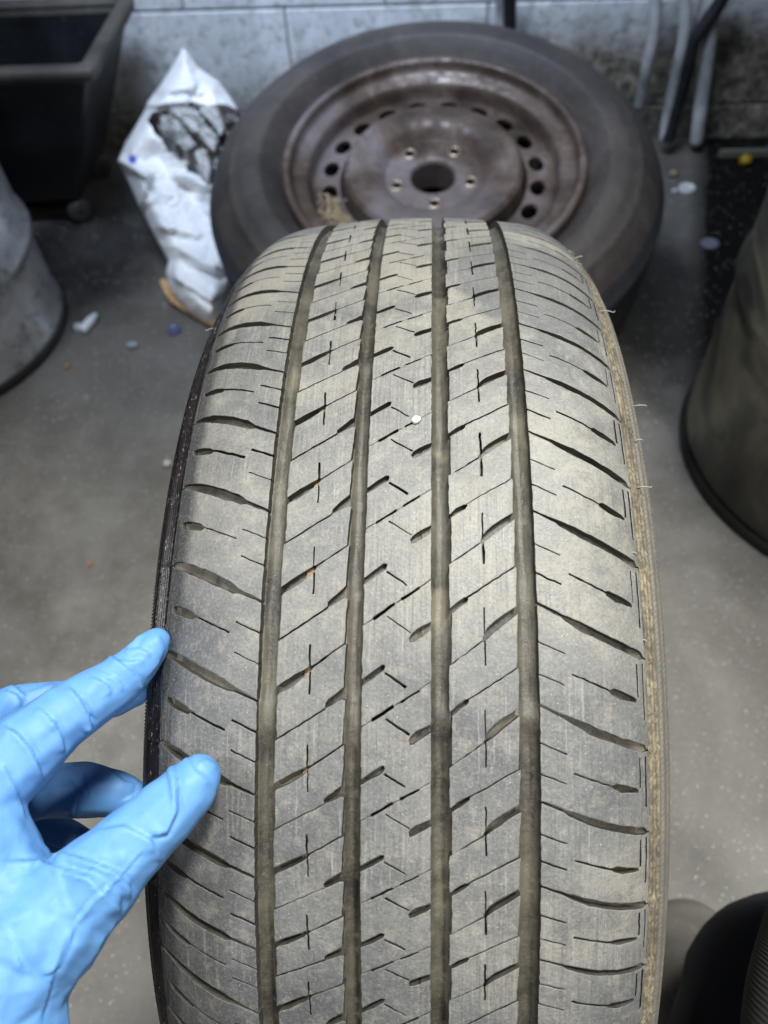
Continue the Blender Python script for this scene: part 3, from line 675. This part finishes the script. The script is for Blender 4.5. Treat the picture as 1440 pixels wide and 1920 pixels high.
# ------------------------------------------------------------------ wall-side bits at top right
M_hose = tub_mat('black_hose_rubber', (0.006, 0.006, 0.007), (0.02, 0.02, 0.022), 0.4)
M_pipe = tub_mat('grey_painted_pipe', (0.10, 0.10, 0.10), (0.50, 0.51, 0.52), 0.5)
def wall_run(name, px, off, rad, mat, label, cat, zmin=0.02, seg=12):
    P = []
    for x, y in px:
        p = on_y(x, y, YW - 0.03 * 1 - off - 0.03 * (x - 720) / 900)
        if p[2] < rad: p = on_z(x, y, rad)
        P.append(p)
    V, F = tube(smooth_path(P), rad, seg); return tag(link(name, mesh(name, V, F), mat, None, True), label, cat)
wall_run('drain_hose', [(1385, -70), (1352, 0), (1322, 45), (1300, 80), (1290, 130), (1270, 200), (1252, 262)], 0.03, 0.013, M_hose, 'thick black hose hanging slantwise down the wall at top right', 'hose')
wall_run('wall_conduit', [(1285, -40), (1283, 60), (1270, 130), (1252, 215), (1246, 262)], 0.025, 0.011, M_pipe, 'thin pale conduit just left of the thick black hose', 'conduit')
wall_run('wall_conduit', [(1340, -60), (1336, 20), (1326, 110), (1314, 200), (1306, 268)], 0.016, 0.014, M_pipe, 'grey conduit running down the wall right of the black hose', 'conduit')
wall_run('wall_conduit', [(1232, -60), (1226, 60), (1212, 130), (1198, 205)], 0.014, 0.011, M_pipe, 'thin grey conduit ending beside the steel wheel', 'conduit')
wall_run('wall_conduit', [(936, -60), (938, 30), (940, 100)], 0.012, 0.008, M_pipe, 'short pale conduit coming down behind the top of the steel wheel', 'conduit')
wall_run('drain_hose', [(958, -60), (956, 30), (958, 110)], 0.014, 0.012, M_hose, 'black hose beside the pale conduit above the steel wheel', 'hose')
a, b = on_z(1346, 284, 0.012), on_z(1620, 286, 0.012)
me = bevel_box('skirting_strip', float(b[0] - a[0]), 0.012, 0.016, 0.002)
o = tag(link('skirting_strip', me, NT('dirty_pale_strip').set(Base_Color=(0.10, 0.10, 0.075), Roughness=0.6)), 'dirty pale strip lying along the foot of the wall at far right', 'strip'); o.location = tuple((a + b) / 2)
# yellow cap
p = on_z(1391, 290, 0.012)
cap = tag(link('yellow_cap', lathe('yellow_cap', [(0.0005, 0.014), (0.009, 0.014), (0.0105, 0.012), (0.011, 0.0), (0.009, -0.002)], 24), NT('yellow_plastic').set(Base_Color=(0.30, 0.20, 0.01), Roughness=0.4), None, True), 'small yellow cap against the pale strip at the foot of the wall', 'cap'); cap.location = (p[0], p[1] - 0.02, 0.008); cap.rotation_euler = (0.5, 0.2, 0)

def disc_thing(name, x, y, r, col, label, cat, h=0.003, z=0.0, rough=0.35, met=0.0):
    p = on_z(x, y, z + h)
    me = lathe(name, [(0.0005, h * .8), (r * .72, h * .8), (r * .80, h * 1.1), (r * .95, h), (r, h * .6), (r, 0.0005)], 32)
    o = tag(link(name, me, NT(name + '_finish').set(Base_Color=col, Roughness=rough, Metallic=met), None, True), label, cat); o.location = (p[0], p[1], z); return o
disc_thing('bottle_cap', 1289, 350, 0.0165, (0.52, 0.52, 0.50), 'round white bottle cap on the floor right of the steel wheel', 'cap', 0.007)
disc_thing('small_washer', 1265, 356, 0.006, (0.7, 0.72, 0.78), 'tiny bright washer beside the round white bottle cap', 'washer', 0.003, met=.6)
disc_thing('metal_disc', 1331, 455, 0.0165, (0.13, 0.13, 0.16), 'dull grey metal disc lying on the shaded floor left of the drum', 'disc', 0.003, 0.0)
o = disc_thing('blue_bottle_cap', 326, 616, 0.0125, (0.075, 0.085, 0.17), 'small translucent blue bottle cap in front of the crumpled bag', 'cap', 0.006)
# nozzle tube on the floor (left)
p = on_z(166, 606, 0.008)
V, F = tube([(0, -0.022, 0), (0, -0.020, 0), (0, 0.012, 0), (0, 0.014, 0), (0, 0.024, 0)], [0.0070, 0.0082, 0.0082, 0.006, 0.0055], 20)
o = tag(link('white_tube', mesh('white_tube', V, F), NT('off_white_plastic').set(Base_Color=(0.62, 0.66, 0.70), Roughness=0.35), None, True), 'short white plastic tube lying on the floor right of the metal can', 'tube'); o.location = tuple(p); o.rotation_euler = (0, 0, R2(-17))
p = on_z(152, 612, 0.006)
o = tag(link('clear_cap', lathe('clear_cap', [(0.0005, .012), (.006, .012), (.0085, .009), (.009, .001)], 24), NT('clear_grey_plastic').set(Base_Color=(0.42, 0.45, 0.47), Roughness=0.15), None, True), 'small clear cap touching the short white tube on the floor', 'cap'); o.location = (p[0] - .004, p[1] - .002, 0)
def pebble(name, P, r, col, label, seed, sq=(1, 1, .6)):
    bm = bmesh.new(); bmesh.ops.create_icosphere(bm, subdivisions=2, radius=r)
    for v in bm.verts: v.co *= 1 + .35 * noise.noise(v.co * (1.6 / r) + Vector((seed, 0, 0))); v.co.x *= sq[0]; v.co.y *= sq[1]; v.co.z *= sq[2]
    me = bpy.data.meshes.new(name); bm.to_mesh(me); bm.free()
    o = tag(link(name, me, NT(name + '_stone').set(Base_Color=col, Roughness=0.5), None, True), label, name.split('_')[-1]); o.location = tuple(P); return o
def fpx(x, y, r): q_ = on_z(x, y, r); return (q_[0], q_[1], r * .5)
pebble('metal_scrap', fpx(245, 643, .009), .009, (0.26, 0.29, 0.33), 'small grey scrap on the floor between the white tube and the blue cap', 1, (1.3, .8, .5))
pebble('twig_scrap', fpx(125, 684, .006), .006, (0.30, 0.19, 0.10), 'little brown twig scrap on the floor below the white tube', 2, (.6, 1.6, .6))
pebble('orange_chip', fpx(167, 1056, .004), .004, (0.55, 0.30, 0.13), 'tiny orange chip on the pale concrete left of the upright tyre', 3)
pebble('white_chip', fpx(312, 866, .007), .007, (0.6, 0.58, 0.5), 'small white chip on the floor touching the left outline of the upright tyre', 4)
pebble('tan_chip', fpx(1265, 320, .010), .010, (0.22, 0.16, 0.10), 'tan chip on the floor just above the tiny bright washer', 5)
Pp = px_on_tyre(781, 788)
if Pp is not None:
    o = pebble('white_pebble', Pp + np.array([0, 0, .33]) + [0, -.0006, .001], .0018, (0.85, 0.84, 0.80), 'tiny white stone stuck in a sipe of the upright tyre tread', 9, (1.2, .9, .7))
    o.rotation_euler = (R2(40), 0, R2(25))
# sparkling grit on the floor: too many to count
V, F = [], []
rg = random.Random(3)
for k in range(9500):
    x, y = rg.uniform(-1.0, 0.75), rg.uniform(-0.5, 1.3)
    if k % 3: x, y = rg.uniform(-0.75, 0.75), rg.uniform(-0.55, 0.75)
    if y > .48 and x > XK * y + XB - .05: continue
    r = rg.choice([.0004, .0005, .0006, .0008, .0012]) ; b = len(V); a = rg.uniform(0, 6.28)
    for j in range(4): V.append((x + r * math.cos(a + j * 1.571), y + r * math.sin(a + j * 1.571), 0.0012))
    V.append((x + rg.uniform(-.3, .3) * r, y + rg.uniform(-.3, .3) * r, 0.0012 + r * 1.1))
    F += [(b + j, b + (j + 1) % 4, b + 4) for j in range(4)]
tag(link('grit', mesh('grit', V, F), NT('glassy_grit').set(Base_Color=(0.85, 0.84, 0.82), Roughness=0.1, Specular_IOR_Level=0.8)), 'fine sparkling grit scattered over the concrete floor', 'grit', kind='stuff')

# ------------------------------------------------------------------ crumpled white bag, dark printed wrapper, cardboard
def heap(name, outline, zf, bulge, step, wr, mat, seed, zlo=0.004, dome=26.0, fold=()):
    """closed solid heap whose plan outline is given through the lens on a sloping surface of height zf(x, y)"""
    pts = []; edges = []; L = []
    for k in range(len(outline)):
        a, b = outline[k], outline[(k + 1) % len(outline)]; n = max(1, int(math.hypot(b[0] - a[0], b[1] - a[1]) / step))
        L += [(a[0] + (b[0] - a[0]) * j / n, a[1] + (b[1] - a[1]) * j / n) for j in range(n)]
    pts = [Vector(p) for p in L]; edges = [(k, (k + 1) % len(L)) for k in range(len(L))]
    xs = [p[0] for p in L]; ys = [p[1] for p in L]; y = min(ys)
    while y < max(ys):
        x = min(xs)
        while x < max(xs):
            if inside(L, x, y): pts.append(Vector((x + random.uniform(-.3, .3) * step, y + random.uniform(-.3, .3) * step)))
            x += step
        y += step
    vs, es, fs, *_ = delaunay_2d_cdt(pts, edges, [], 0, 1e-3)
    A = np.array(L); 
    V = []; 
    for v in vs:
        d = float(np.min(np.hypot(A[:, 0] - v[0], A[:, 1] - v[1])))
        e = min(1, d / dome); h = zf(v[0], v[1]) + bulge * math.sin(e * math.pi / 2)
        q = Vector((v[0] * .012 + seed, v[1] * .012, seed))
        rn = 1 - 2 * abs(noise.noise(q * 1.6 + Vector((noise.noise(q * 2), 0, 0)) * 1.2)); r2 = 1 - 2 * abs(noise.noise(q * 4.3 + Vector((9, 3, 1))))
        h += wr * (0.7 * rn + 0.3 * r2) * (0.3 + 0.7 * e)
        for (p0, p1, am, wd) in fold:
            dx, dy = p1[0] - p0[0], p1[1] - p0[1]; tt = max(0, min(1, ((v[0] - p0[0]) * dx + (v[1] - p0[1]) * dy) / (dx * dx + dy * dy)))
            dd = math.hypot(v[0] - p0[0] - tt * dx, v[1] - p0[1] - tt * dy); h += am * math.exp(-(dd / wd) ** 2)
        V.append(on_z(v[0], v[1], max(h, zlo + .002)))
    F = [tuple(f) for f in fs if inside(L, sum(vs[k][0] for k in f) / 3, sum(vs[k][1] for k in f) / 3)]
    em = {}
    for f in F:
        for k in range(3): em[(f[k], f[(k + 1) % 3])] = 1
    n0 = len(V); low = {}
    for (a, b) in list(em):
        if (b, a) not in em:
            for k in (a, b):
                if k not in low:
                    low[k] = len(V); p = V[k]; zz = max(zlo, p[2] - 0.05) if p[2] > .06 else zlo
                    V.append(np.array([p[0], p[1] + 0.3 * (p[2] - zz), zz]))
            F.append((b, a, low[a], low[b]))
    uv = [(v[0], v[1]) for v in vs] + [(V[k][0] * 0, 0) for k in range(n0, len(V))]
    return mesh(name, V, F, uv)
def bag_mat():
    s = NT('crumpled_white_poly_bag'); u = s.coord('UV'); o = s.coord('Object'); f = s.noise(o, 26, 5, 0.6, 1.0); b = s.noise(o, 9, 4, 0.5)
    c = s.ramp(b, [(0.35, (0.78, 0.79, 0.80)), (0.6, (0.86, 0.86, 0.86))])
    c = s.mix(s.ramp(s.noise(o, 8, 4, .6), [(0.55, 0.0), (0.75, 0.35)]), c, (0.55, 0.47, 0.34))
    w1 = s.n('ShaderNodeTexWave', {'Vector': s.n('ShaderNodeMapping', {'Vector': u, 'Rotation': (0, 0, R2(28))}).outputs[0], 'Scale': 0.036, 'Distortion': 0.6}, bands_direction='Y').outputs['Fac']
    sep = s.n('ShaderNodeSeparateXYZ', {0: u})
    m = s.math('MULTIPLY', s.math('GREATER_THAN', sep.outputs[1], 322.0), s.math('LESS_THAN', sep.outputs[1], 452.0))
    m = s.math('MULTIPLY', m, s.ramp(s.noise(u, .02, 3, .5), [(0.46, 0.0), (0.55, 0.6)]))
    c = s.mix(s.math('MULTIPLY', m, s.ramp(w1, [(0.55, 0.0), (0.7, 0.8)])), c, (0.30, 0.42, 0.45))
    d1 = s.n('ShaderNodeVectorMath', {0: u, 1: (248.0, 298.0, 0.0)}, operation='DISTANCE').outputs['Value']
    c = s.mix(s.ramp(s.math('ADD', s.math('MULTIPLY', d1, 0.035), s.math('MULTIPLY', f, .5)), [(0.45, 1.0), (0.62, 0.0)]), c, (0.05, 0.10, 0.55))
    s.b.inputs['Subsurface Weight'].default_value = 0.0
    return s.set(Base_Color=c, Roughness=0.32, Normal=s.bump(f, 0.35, 0.004))
def lerp_z(y, ys, zs): return float(np.interp(y, ys, zs))
bag_o = [(343, 88), (352, 98), (374, 128), (410, 152), (432, 182), (446, 206), (462, 250), (462, 420), (440, 500), (424, 548), (414, 585), (404, 607), (388, 602), (360, 585), (336, 562), (318, 535), (311, 512), (316, 488),
         (300, 458), (282, 425), (262, 388), (243, 345), (221, 302), (236, 265), (255, 235), (272, 205), (277, 190), (300, 160), (322, 125)]
zb = lambda x, y: lerp_z(y, [80, 200, 300, 420, 520, 610], [.275, .215, .150, .085, .045, .012])
folds = [((222, 300), (275, 330), .012, 9), ((275, 330), (262, 385), .010, 8), ((290, 290), (350, 350), -.010, 16), ((350, 350), (385, 410), -.014, 18), ((330, 330), (395, 350), .012, 10), ((300, 420), (370, 440), .010, 10),
         ((345, 470), (400, 500), .010, 9), ((330, 520), (395, 560), .010, 7), ((345, 500), (415, 520), -.009, 9), ((310, 170), (360, 160), .010, 14), ((280, 196), (345, 190), .008, 7)]
bag = thing('plastic_bag', 'crumpled white plastic bag with printed lines slumped between the black tub and the steel wheel', 'bag', (0, 0, 0))
M_bag = bag_mat()
link('bag_film', heap('bag_film', bag_o, zb, 0.022, 3.2, 0.0065, M_bag, 3.1, fold=folds), M_bag, bag, True)
# the dark torn opening with a printed wrapper showing through
def print_mat():
    s = NT('dark_wrapper_with_white_print'); u = s.coord('UV'); nz = s.noise(u, .026, 3, .6)
    xs_, ys_, _z = (s.n('ShaderNodeSeparateXYZ', {0: u}).outputs[k] for k in range(3))
    row = s.math('ADD', s.math('MULTIPLY', ys_, 0.115), s.math('ADD', s.math('MULTIPLY', xs_, -0.085), s.math('MULTIPLY', s.noise(u, .035, 2, .5), 3.2)))
    rm = s.ramp(s.math('FRACT', row), [(0.18, 0.15), (0.34, 1.0)])
    m = s.math('MULTIPLY', rm, s.ramp(s.noise(u, .45, 2, .7), [(0.38, 0.30), (0.52, 1.0)]))
    m = s.math('MULTIPLY', m, s.ramp(nz, [(0.38, 0.25), (0.46, 1.0)]))
    c = s.mix(m, (0.030, 0.028, 0.026), (0.58, 0.58, 0.57))
    return s.set(Base_Color=c, Roughness=0.5)
M_print = print_mat()
hole_o = [(277, 226), (284, 212), (300, 205), (330, 200), (340, 188), (358, 184), (374, 194), (400, 194), (425, 196), (446, 206), (470, 230), (470, 420), (462, 430), (420, 360), (396, 352), (388, 345), (372, 330), (352, 322), (345, 305), (335, 290), (318, 286), (300, 265), (285, 248)]
wf = [((300, 225), (340, 290), .010, 7), ((345, 215), (385, 260), -.012, 8), ((370, 205), (410, 255), .010, 8), ((355, 280), (395, 340), .012, 9), ((330, 240), (350, 300), -.010, 7)]
M_liner = NT('dark_brown_film').set(Base_Color=(0.022, 0.018, 0.015), Roughness=0.35)
wr = thing('printed_wrapper', 'dark crumpled wrapper with rows of white print, showing through the torn white bag', 'wrapper', (0, 0, 0))
link('dark_lining', heap('dark_lining', hole_o, lambda x, y: zb(x, y) + .024, 0.004, 3.0, 0.004, M_liner, 7.7, dome=12, fold=wf), M_liner, wr, True)
def g6(*a): return [(200 + x / 3.43, 80 + y / 3.43) for x, y in a]
for k, pl in enumerate([g6((400, 425), (470, 408), (560, 420), (640, 402), (720, 400), (752, 470), (768, 560), (735, 640), (690, 610), (640, 640), (585, 600), (540, 590), (470, 510), (410, 470)),
                        g6((322, 500), (350, 470), (400, 465), (470, 500), (530, 590), (585, 660), (560, 695), (505, 712), (455, 670), (432, 690), (400, 620), (345, 565)),
                        g6((560, 560), (640, 545), (760, 575), (730, 650), (700, 728), (655, 690), (610, 640)),
                        g6((535, 705), (600, 680), (645, 690), (684, 800), (668, 905), (650, 940), (612, 870), (570, 790))]):
    link('printed_fold', heap('printed_fold', pl, lambda x, y, k=k: zb(x, y) + .030 + .004 * (k % 2), 0.006, 2.6, 0.0025, M_print, 3.3 + k, dome=7), M_print, wr, True)
# cardboard under the bag
def slab(name, px, z, th, mat, label, cat):
    bm = bmesh.new(); vs_ = [bm.verts.new(tuple(on_z(x, y, z))) for x, y in px]; f = bm.faces.new(vs_); f.normal_update()
    if f.normal.z < 0: f.normal_flip()
    r_ = bmesh.ops.extrude_face_region(bm, geom=[f]); bmesh.ops.translate(bm, vec=(0, 0, -th), verts=[v for v in r_['geom'] if isinstance(v, bmesh.types.BMVert)])
    bmesh.ops.recalc_face_normals(bm, faces=bm.faces[:])
    for v in bm.verts: v.co.z += .004 * noise.noise(v.co * 40)
    me = bpy.data.meshes.new(name); bm.to_mesh(me); bm.free(); return tag(link(name, me, mat), label, cat)
def card():
    s = NT('tan_cardboard'); o = s.coord('Object'); return s.set(Base_Color=s.ramp(s.noise(o, 30, 5, .6), [(.3, (0.38, 0.22, 0.10)), (.7, (0.55, 0.35, 0.18))]), Roughness=0.8)
slab('cardboard_scrap', [(299, 527), (308, 522), (330, 540), (362, 565), (395, 588), (412, 600), (402, 612), (388, 606), (372, 596), (340, 578), (320, 566), (308, 548)], .014, .004, card(), 'torn tan cardboard scrap sticking out from under the white bag', 'cardboard')

# ------------------------------------------------------------------ the person: blue-gloved hand, knee, shoe, knitted cuff
person = thing('person', 'person crouching in dark navy trousers, pinching the tyre with a light blue gloved hand', 'person', (0.2, -0.25, 0))
PO = np.array([0.2, -0.25, 0.0])
chains = [
  [(373, 1456, 43, .2785), (348, 1486, 55, .276), (300, 1534, 63, .272), (236, 1592, 72, .267), (160, 1670, 90, .263), (70, 1755, 115, .258), (-20, 1850, 140, .254), (-30, 1965, 155, .250), (-110, 2150, 175, .246)],
  [(294, 1200, 25, .3085), (282, 1216, 33, .3075), (250, 1253, 41, .304), (212, 1284, 50, .300), (160, 1316, 57, .295), (105, 1354, 62, .289), (40, 1412, 74, .283), (-25, 1480, 76, .276), (-100, 1600, 110, .268)],
  [(-10, 1545, 62, .272), (-30, 1640, 110, .266), (20, 1700, 105, .262), (-80, 1850, 170, .258)],
  [(255, 1300, 25, .327), (205, 1312, 36, .326), (130, 1316, 42, .322), (40, 1328, 46, .315), (-60, 1370, 64, .300), (-110, 1480, 90, .285)],
  [(262, 1508, 34, .338), (215, 1488, 44, .336), (150, 1480, 52, .333), (80, 1484, 50, .326), (0, 1500, 60, .310), (-80, 1560, 90, .295)],
  [(165, 1585, 26, .348), (120, 1566, 32, .345), (60, 1556, 36, .338), (-10, 1570, 50, .325), (-90, 1640, 90, .30)],
]
bm = bmesh.new()
for ch in chains:
    P = [(at_depth(x, y, d), r / 1442 * d) for x, y, r, d in ch]
    for k in range(len(P) - 1):
        L = np.linalg.norm(P[k + 1][0] - P[k][0]); n = max(2, int(L / (min(P[k][1], P[k + 1][1]) * 0.16)))
        for j in range(n + (k == len(P) - 2)):
            f = j / n; fr = f * f * (3 - 2 * f); p = P[k][0] * (1 - f) + P[k + 1][0] * f; r = P[k][1] * (1 - fr) + P[k + 1][1] * fr
            bmesh.ops.create_icosphere(bm, subdivisions=2, radius=r, matrix=Matrix.Translation(Vector(p - PO)))
me = bpy.data.meshes.new('tmp_hand'); bm.to_mesh(me); bm.free()
tmp = bpy.data.objects.new('tmp_hand', me); COL.objects.link(tmp)
md = tmp.modifiers.new('r', 'REMESH'); md.mode = 'VOXEL'; md.voxel_size = 0.00095
md = tmp.modifiers.new('s', 'SMOOTH'); md.factor = 0.6; md.iterations = 14
dg = bpy.context.evaluated_depsgraph_get(); ev = tmp.evaluated_get(dg); me2 = bpy.data.meshes.new_from_object(ev, depsgraph=dg)
bpy.data.objects.remove(tmp); me2.name = 'glove'
nv = len(me2.vertices); co = np.empty(nv * 3); me2.vertices.foreach_get('co', co); co = co.reshape(-1, 3)
no = np.empty(nv * 3); me2.vertices.foreach_get('normal', no); no = no.reshape(-1, 3)
wp = co + PO; px = to_px(wp); depth = -((wp - CAM) @ ROT)[:, 2]
facing = np.clip(-np.einsum('ij,ij->i', no, (wp - CAM) / np.linalg.norm(wp - CAM, axis=1)[:, None]) * 3, 0, 1)
def c1(*a): return [(x / 2.4, 1120 + y / 2.4) for x, y in a]
# (polyline, height mm, half-width px, depth range)
CR = [(c1((485, 265), (520, 292), (590, 300), (650, 285)), 1.1, 7), (c1((495, 285), (560, 322), (620, 372), (640, 420)), 1.0, 6), (c1((560, 250), (620, 235), (680, 260)), .8, 6), (c1((640, 150), (600, 215), (570, 235)), .7, 7),
      (c1((700, 160), (730, 230), (700, 300), (640, 370)), .6, 8), (c1((300, 400), (355, 460), (395, 530), (400, 580), (372, 605)), 1.9, 7), (c1((330, 420), (380, 490), (425, 560)), -1.0, 6), (c1((235, 545), (268, 620), (285, 700)), 1.2, 7),
      (c1((0, 580), (80, 625), (135, 690), (160, 750), (190, 830)), 1.6, 8), (c1((160, 500), (210, 540), (250, 600)), 0.8, 8), (c1((100, 440), (180, 420), (260, 400)), .8, 8), (c1((400, 360), (480, 400), (500, 440)), .9, 6),
      (c1((430, 330), (520, 370), (560, 420)), .7, 5), (c1((0, 400), (60, 410), (120, 460)), 1.2, 6), (c1((20, 430), (70, 450), (100, 490)), .9, 5),
      (c1((768, 735), (790, 830), (788, 960), (745, 1050), (665, 1068)), 1.5, 8), (c1((745, 760), (760, 860), (765, 940)), -.8, 6), (c1((830, 715), (870, 780), (950, 845)), .8, 8), (c1((880, 760), (930, 740), (980, 770)), .5, 8),
      (c1((660, 1072), (700, 1125), (722, 1185)), .9, 6), (c1((430, 1062), (560, 1040), (670, 1095), (690, 1150)), 1.0, 9), (c1((600, 870), (680, 820), (740, 760)), .6, 7), (c1((540, 930), (640, 880), (700, 800)), .5, 7),
      (c1((255, 1155), (400, 1195), (520, 1235), (572, 1300), (578, 1360)), 1.6, 7), (c1((300, 1240), (430, 1260), (520, 1330), (545, 1400)), 1.1, 8), (c1((200, 1120), (262, 1140), (236, 1172)), .9, 4), 
      (c1((335, 1475), (430, 1340), (500, 1290)), .8, 5), (c1((335, 1475), (300, 1560), (262, 1650), (180, 1700)), .9, 5), (c1((0, 1195), (200, 1210), (400, 1265), (500, 1365), (545, 1420)), 1.3, 9),
      (c1((300, 1500), (235, 1680), (175, 1900)), .9, 6), (c1((440, 1620), (340, 1720), (330, 1800)), 1.0, 7), (c1((520, 1440), (440, 1560), (425, 1700)), .7, 7), (c1((0, 740), (60, 850), (110, 1000)), .8, 6), (c1((0, 1430), (60, 1560), (100, 1700)), .7, 8),
      (c1((250, 1230), (290, 1320), (300, 1400)), .5, 4), (c1((650, 1120), (560, 1230), (480, 1310)), .5, 4),
      (c1((315, 825), (345, 890), (335, 985)), 1.6, 6), (c1((300, 960), (335, 1000), (360, 1000)), -1.2, 6), (c1((370, 780), (372, 850), (400, 900)), 1.0, 6), (c1((480, 780), (560, 840), (610, 850)), .9, 6)]
disp = np.zeros(nv)
tri = lambda x: np.abs((x % 1.0) * 2 - 1)
warp = np.array([noise.noise_vector(Vector(p * 14)) for p in wp])
def crumple(sc, amp):
    h = np.full(nv, 9.0)
    for (ax, ay, ph) in ((1.0, .25, .1), (-.35, 1.0, .6), (.7, .8, .3), (.8, -.7, .85)):
        h = np.minimum(h, tri((px[:, 0] * ax + px[:, 1] * ay) / sc + ph + warp[:, 0] * .7 * ax + warp[:, 1] * .5) * 1.0)
    return h * amp
palm = np.clip((px[:, 1] - 1500) / 120, 0.25, 1) * np.clip((330 - px[:, 0]) / 100, 0.3, 1)
disp0 = (crumple(150.0, 0.0019) + crumple(64.0, 0.0005)) * palm * facing
ctr = px
for k in range(nv):
    q = Vector(wp[k] * 55); w = noise.noise_vector(q * 0.6) * 0.9
    a = 1 - abs(noise.noise(q + w)) * 2.4; disp[k] = disp0[k] + 0.00022 * max(-0.4, a) + 0.00022 * noise.noise(q * 2.6 + w)
for poly, am, wd in CR:
    P = np.array(poly); best = np.full(nv, 1e9); sg2 = np.zeros(nv); tp = np.zeros(nv); n = len(P) - 1
    for k in range(n):
        a, b = P[k], P[k + 1]; d = b - a; L2 = d @ d; t = np.clip(((px - a) @ d) / L2, 0, 1); e = px - a - t[:, None] * d; dd = np.hypot(e[:, 0], e[:, 1])
        m = dd < best; best[m] = dd[m]; sg2[m] = np.sign(d[0] * e[m, 1] - d[1] * e[m, 0]); tp[m] = (k + t[m]) / n
    x = best * sg2 / wd; fade = np.clip(np.sin(np.clip(tp, 0.0, 1.0) * math.pi) * 2.2, 0.0, 1)
    prof = np.where(x > 0, np.exp(-np.clip(x, 0, 30) * 0.6), np.exp(-(np.clip(-x, 0, 30) * 2.0) ** 2)) - 0.35 * np.exp(-((x + 1.1) / 0.6) ** 2)
    disp += 0.0135 * am / 10 * prof * fade * facing * 0.9
co2 = co + no * disp[:, None]
me2.vertices.foreach_set('co', co2.ravel()); me2.update()
def glove_mat():
    s = NT('light_blue_nitrile'); o = s.coord('Object'); b = s.noise(o, 45, 4, .6, .8); f = s.noise(o, 260, 5, .7)
    c = s.mix(s.ramp(b, [(.35, 0.0), (.65, 1.0)]), (0.110, 0.285, 0.61), (0.140, 0.335, 0.67))
    s.b.inputs['Subsurface Weight'].default_value = 0.0; s.b.inputs['Subsurface Radius'].default_value = (0.002, 0.004, 0.006); s.b.inputs['Subsurface Scale'].default_value = 1.0
    return s.set(Base_Color=c, Roughness=0.52, Specular_IOR_Level=0.4, Normal=s.bump(s.math('ADD', b, s.math('MULTIPLY', f, .25)), 0.35, 0.0012))
me2.materials.clear(); g = link('gloved_hand', me2, glove_mat(), person, True); g['label'] = 'left hand in a wrinkled light blue nitrile glove'
# knee / lower leg in navy trousers
def limb(name, pts, rads, mat, seed, seg=48, wrk=0.004, smooth_k=8):
    P = smooth_path([Vector(p - PO) for p in pts], smooth_k); Rr = [float(np.interp(k / smooth_k, range(len(rads)), rads)) for k in range(len(P))]
    V, F = tube(P, Rr, seg); V2 = []
    for k, v in enumerate(V):
        c = P[min(k // seg, len(P) - 1)]; d = (v - c); q = v * 14 + Vector((seed, 0, 0))
        V2.append(v + d.normalized() * wrk * ((1 - 2 * abs(noise.noise(q))) + .4 * noise.noise(q * 3)))
    return link(name, mesh(name, V2, F), mat, person, True)
def cloth(name, lo, hi, sc=900):
    s = NT(name); o = s.coord('Object'); w = s.noise(o, sc, 3, .6); b = s.noise(o, 10, 4, .6)
    return s.set(Base_Color=s.mix(s.ramp(b, [(.35, 0.0), (.65, 1.0)]), lo, hi), Roughness=0.85, Normal=s.bump(w, .4, .0006))
M_navy = cloth('dark_navy_cloth', (0.003, 0.0045, 0.011), (0.007, 0.010, 0.022))
kn = at_depth(1455, 1850, .52)
limb('trouser_leg', [at_depth(1500, 2480, .46), at_depth(1515, 2230, .48), at_depth(1505, 2050, .51), at_depth(1515, 1915, .54), at_depth(1495, 1875, .61), at_depth(1430, 1870, .70), at_depth(1385, 1850, .78)], [.090, .088, .084, .080, .068, .060, .056], M_navy, 2)
p0 = on_z(1330, 1790, .05)
sh = [on_z(1345, 1990, .06), on_z(1320, 1880, .055), on_z(1298, 1800, .045), on_z(1288, 1750, .036), on_z(1284, 1715, .026)]
limb('shoe', sh, [.052, .054, .050, .042, .020], old_rubber('scuffed_grey_shoe_leather', (0.07, 0.065, 0.058), (0.17, 0.155, 0.135)), 5, 36, .001)
# knitted cuff of the jacket at the right edge: ribbed tube
M_knit = cloth('charcoal_ribbed_knit', (0.018, 0.017, 0.016), (0.034, 0.032, 0.030), 1500)
cf = [at_depth(1720, 1500, .41), at_depth(1652, 1650, .41), at_depth(1604, 1800, .405), at_depth(1572, 1930, .40), at_depth(1562, 2100, .40)]
P = smooth_path([Vector(p - PO) for p in cf], 80); V, F = tube(P, [.045 + .0003 * math.sin(k * 2 * math.pi / 4.0) for k in range(len(P))], 90)
link('ribbed_cuff', mesh('ribbed_cuff', V, F), M_knit, person, True)
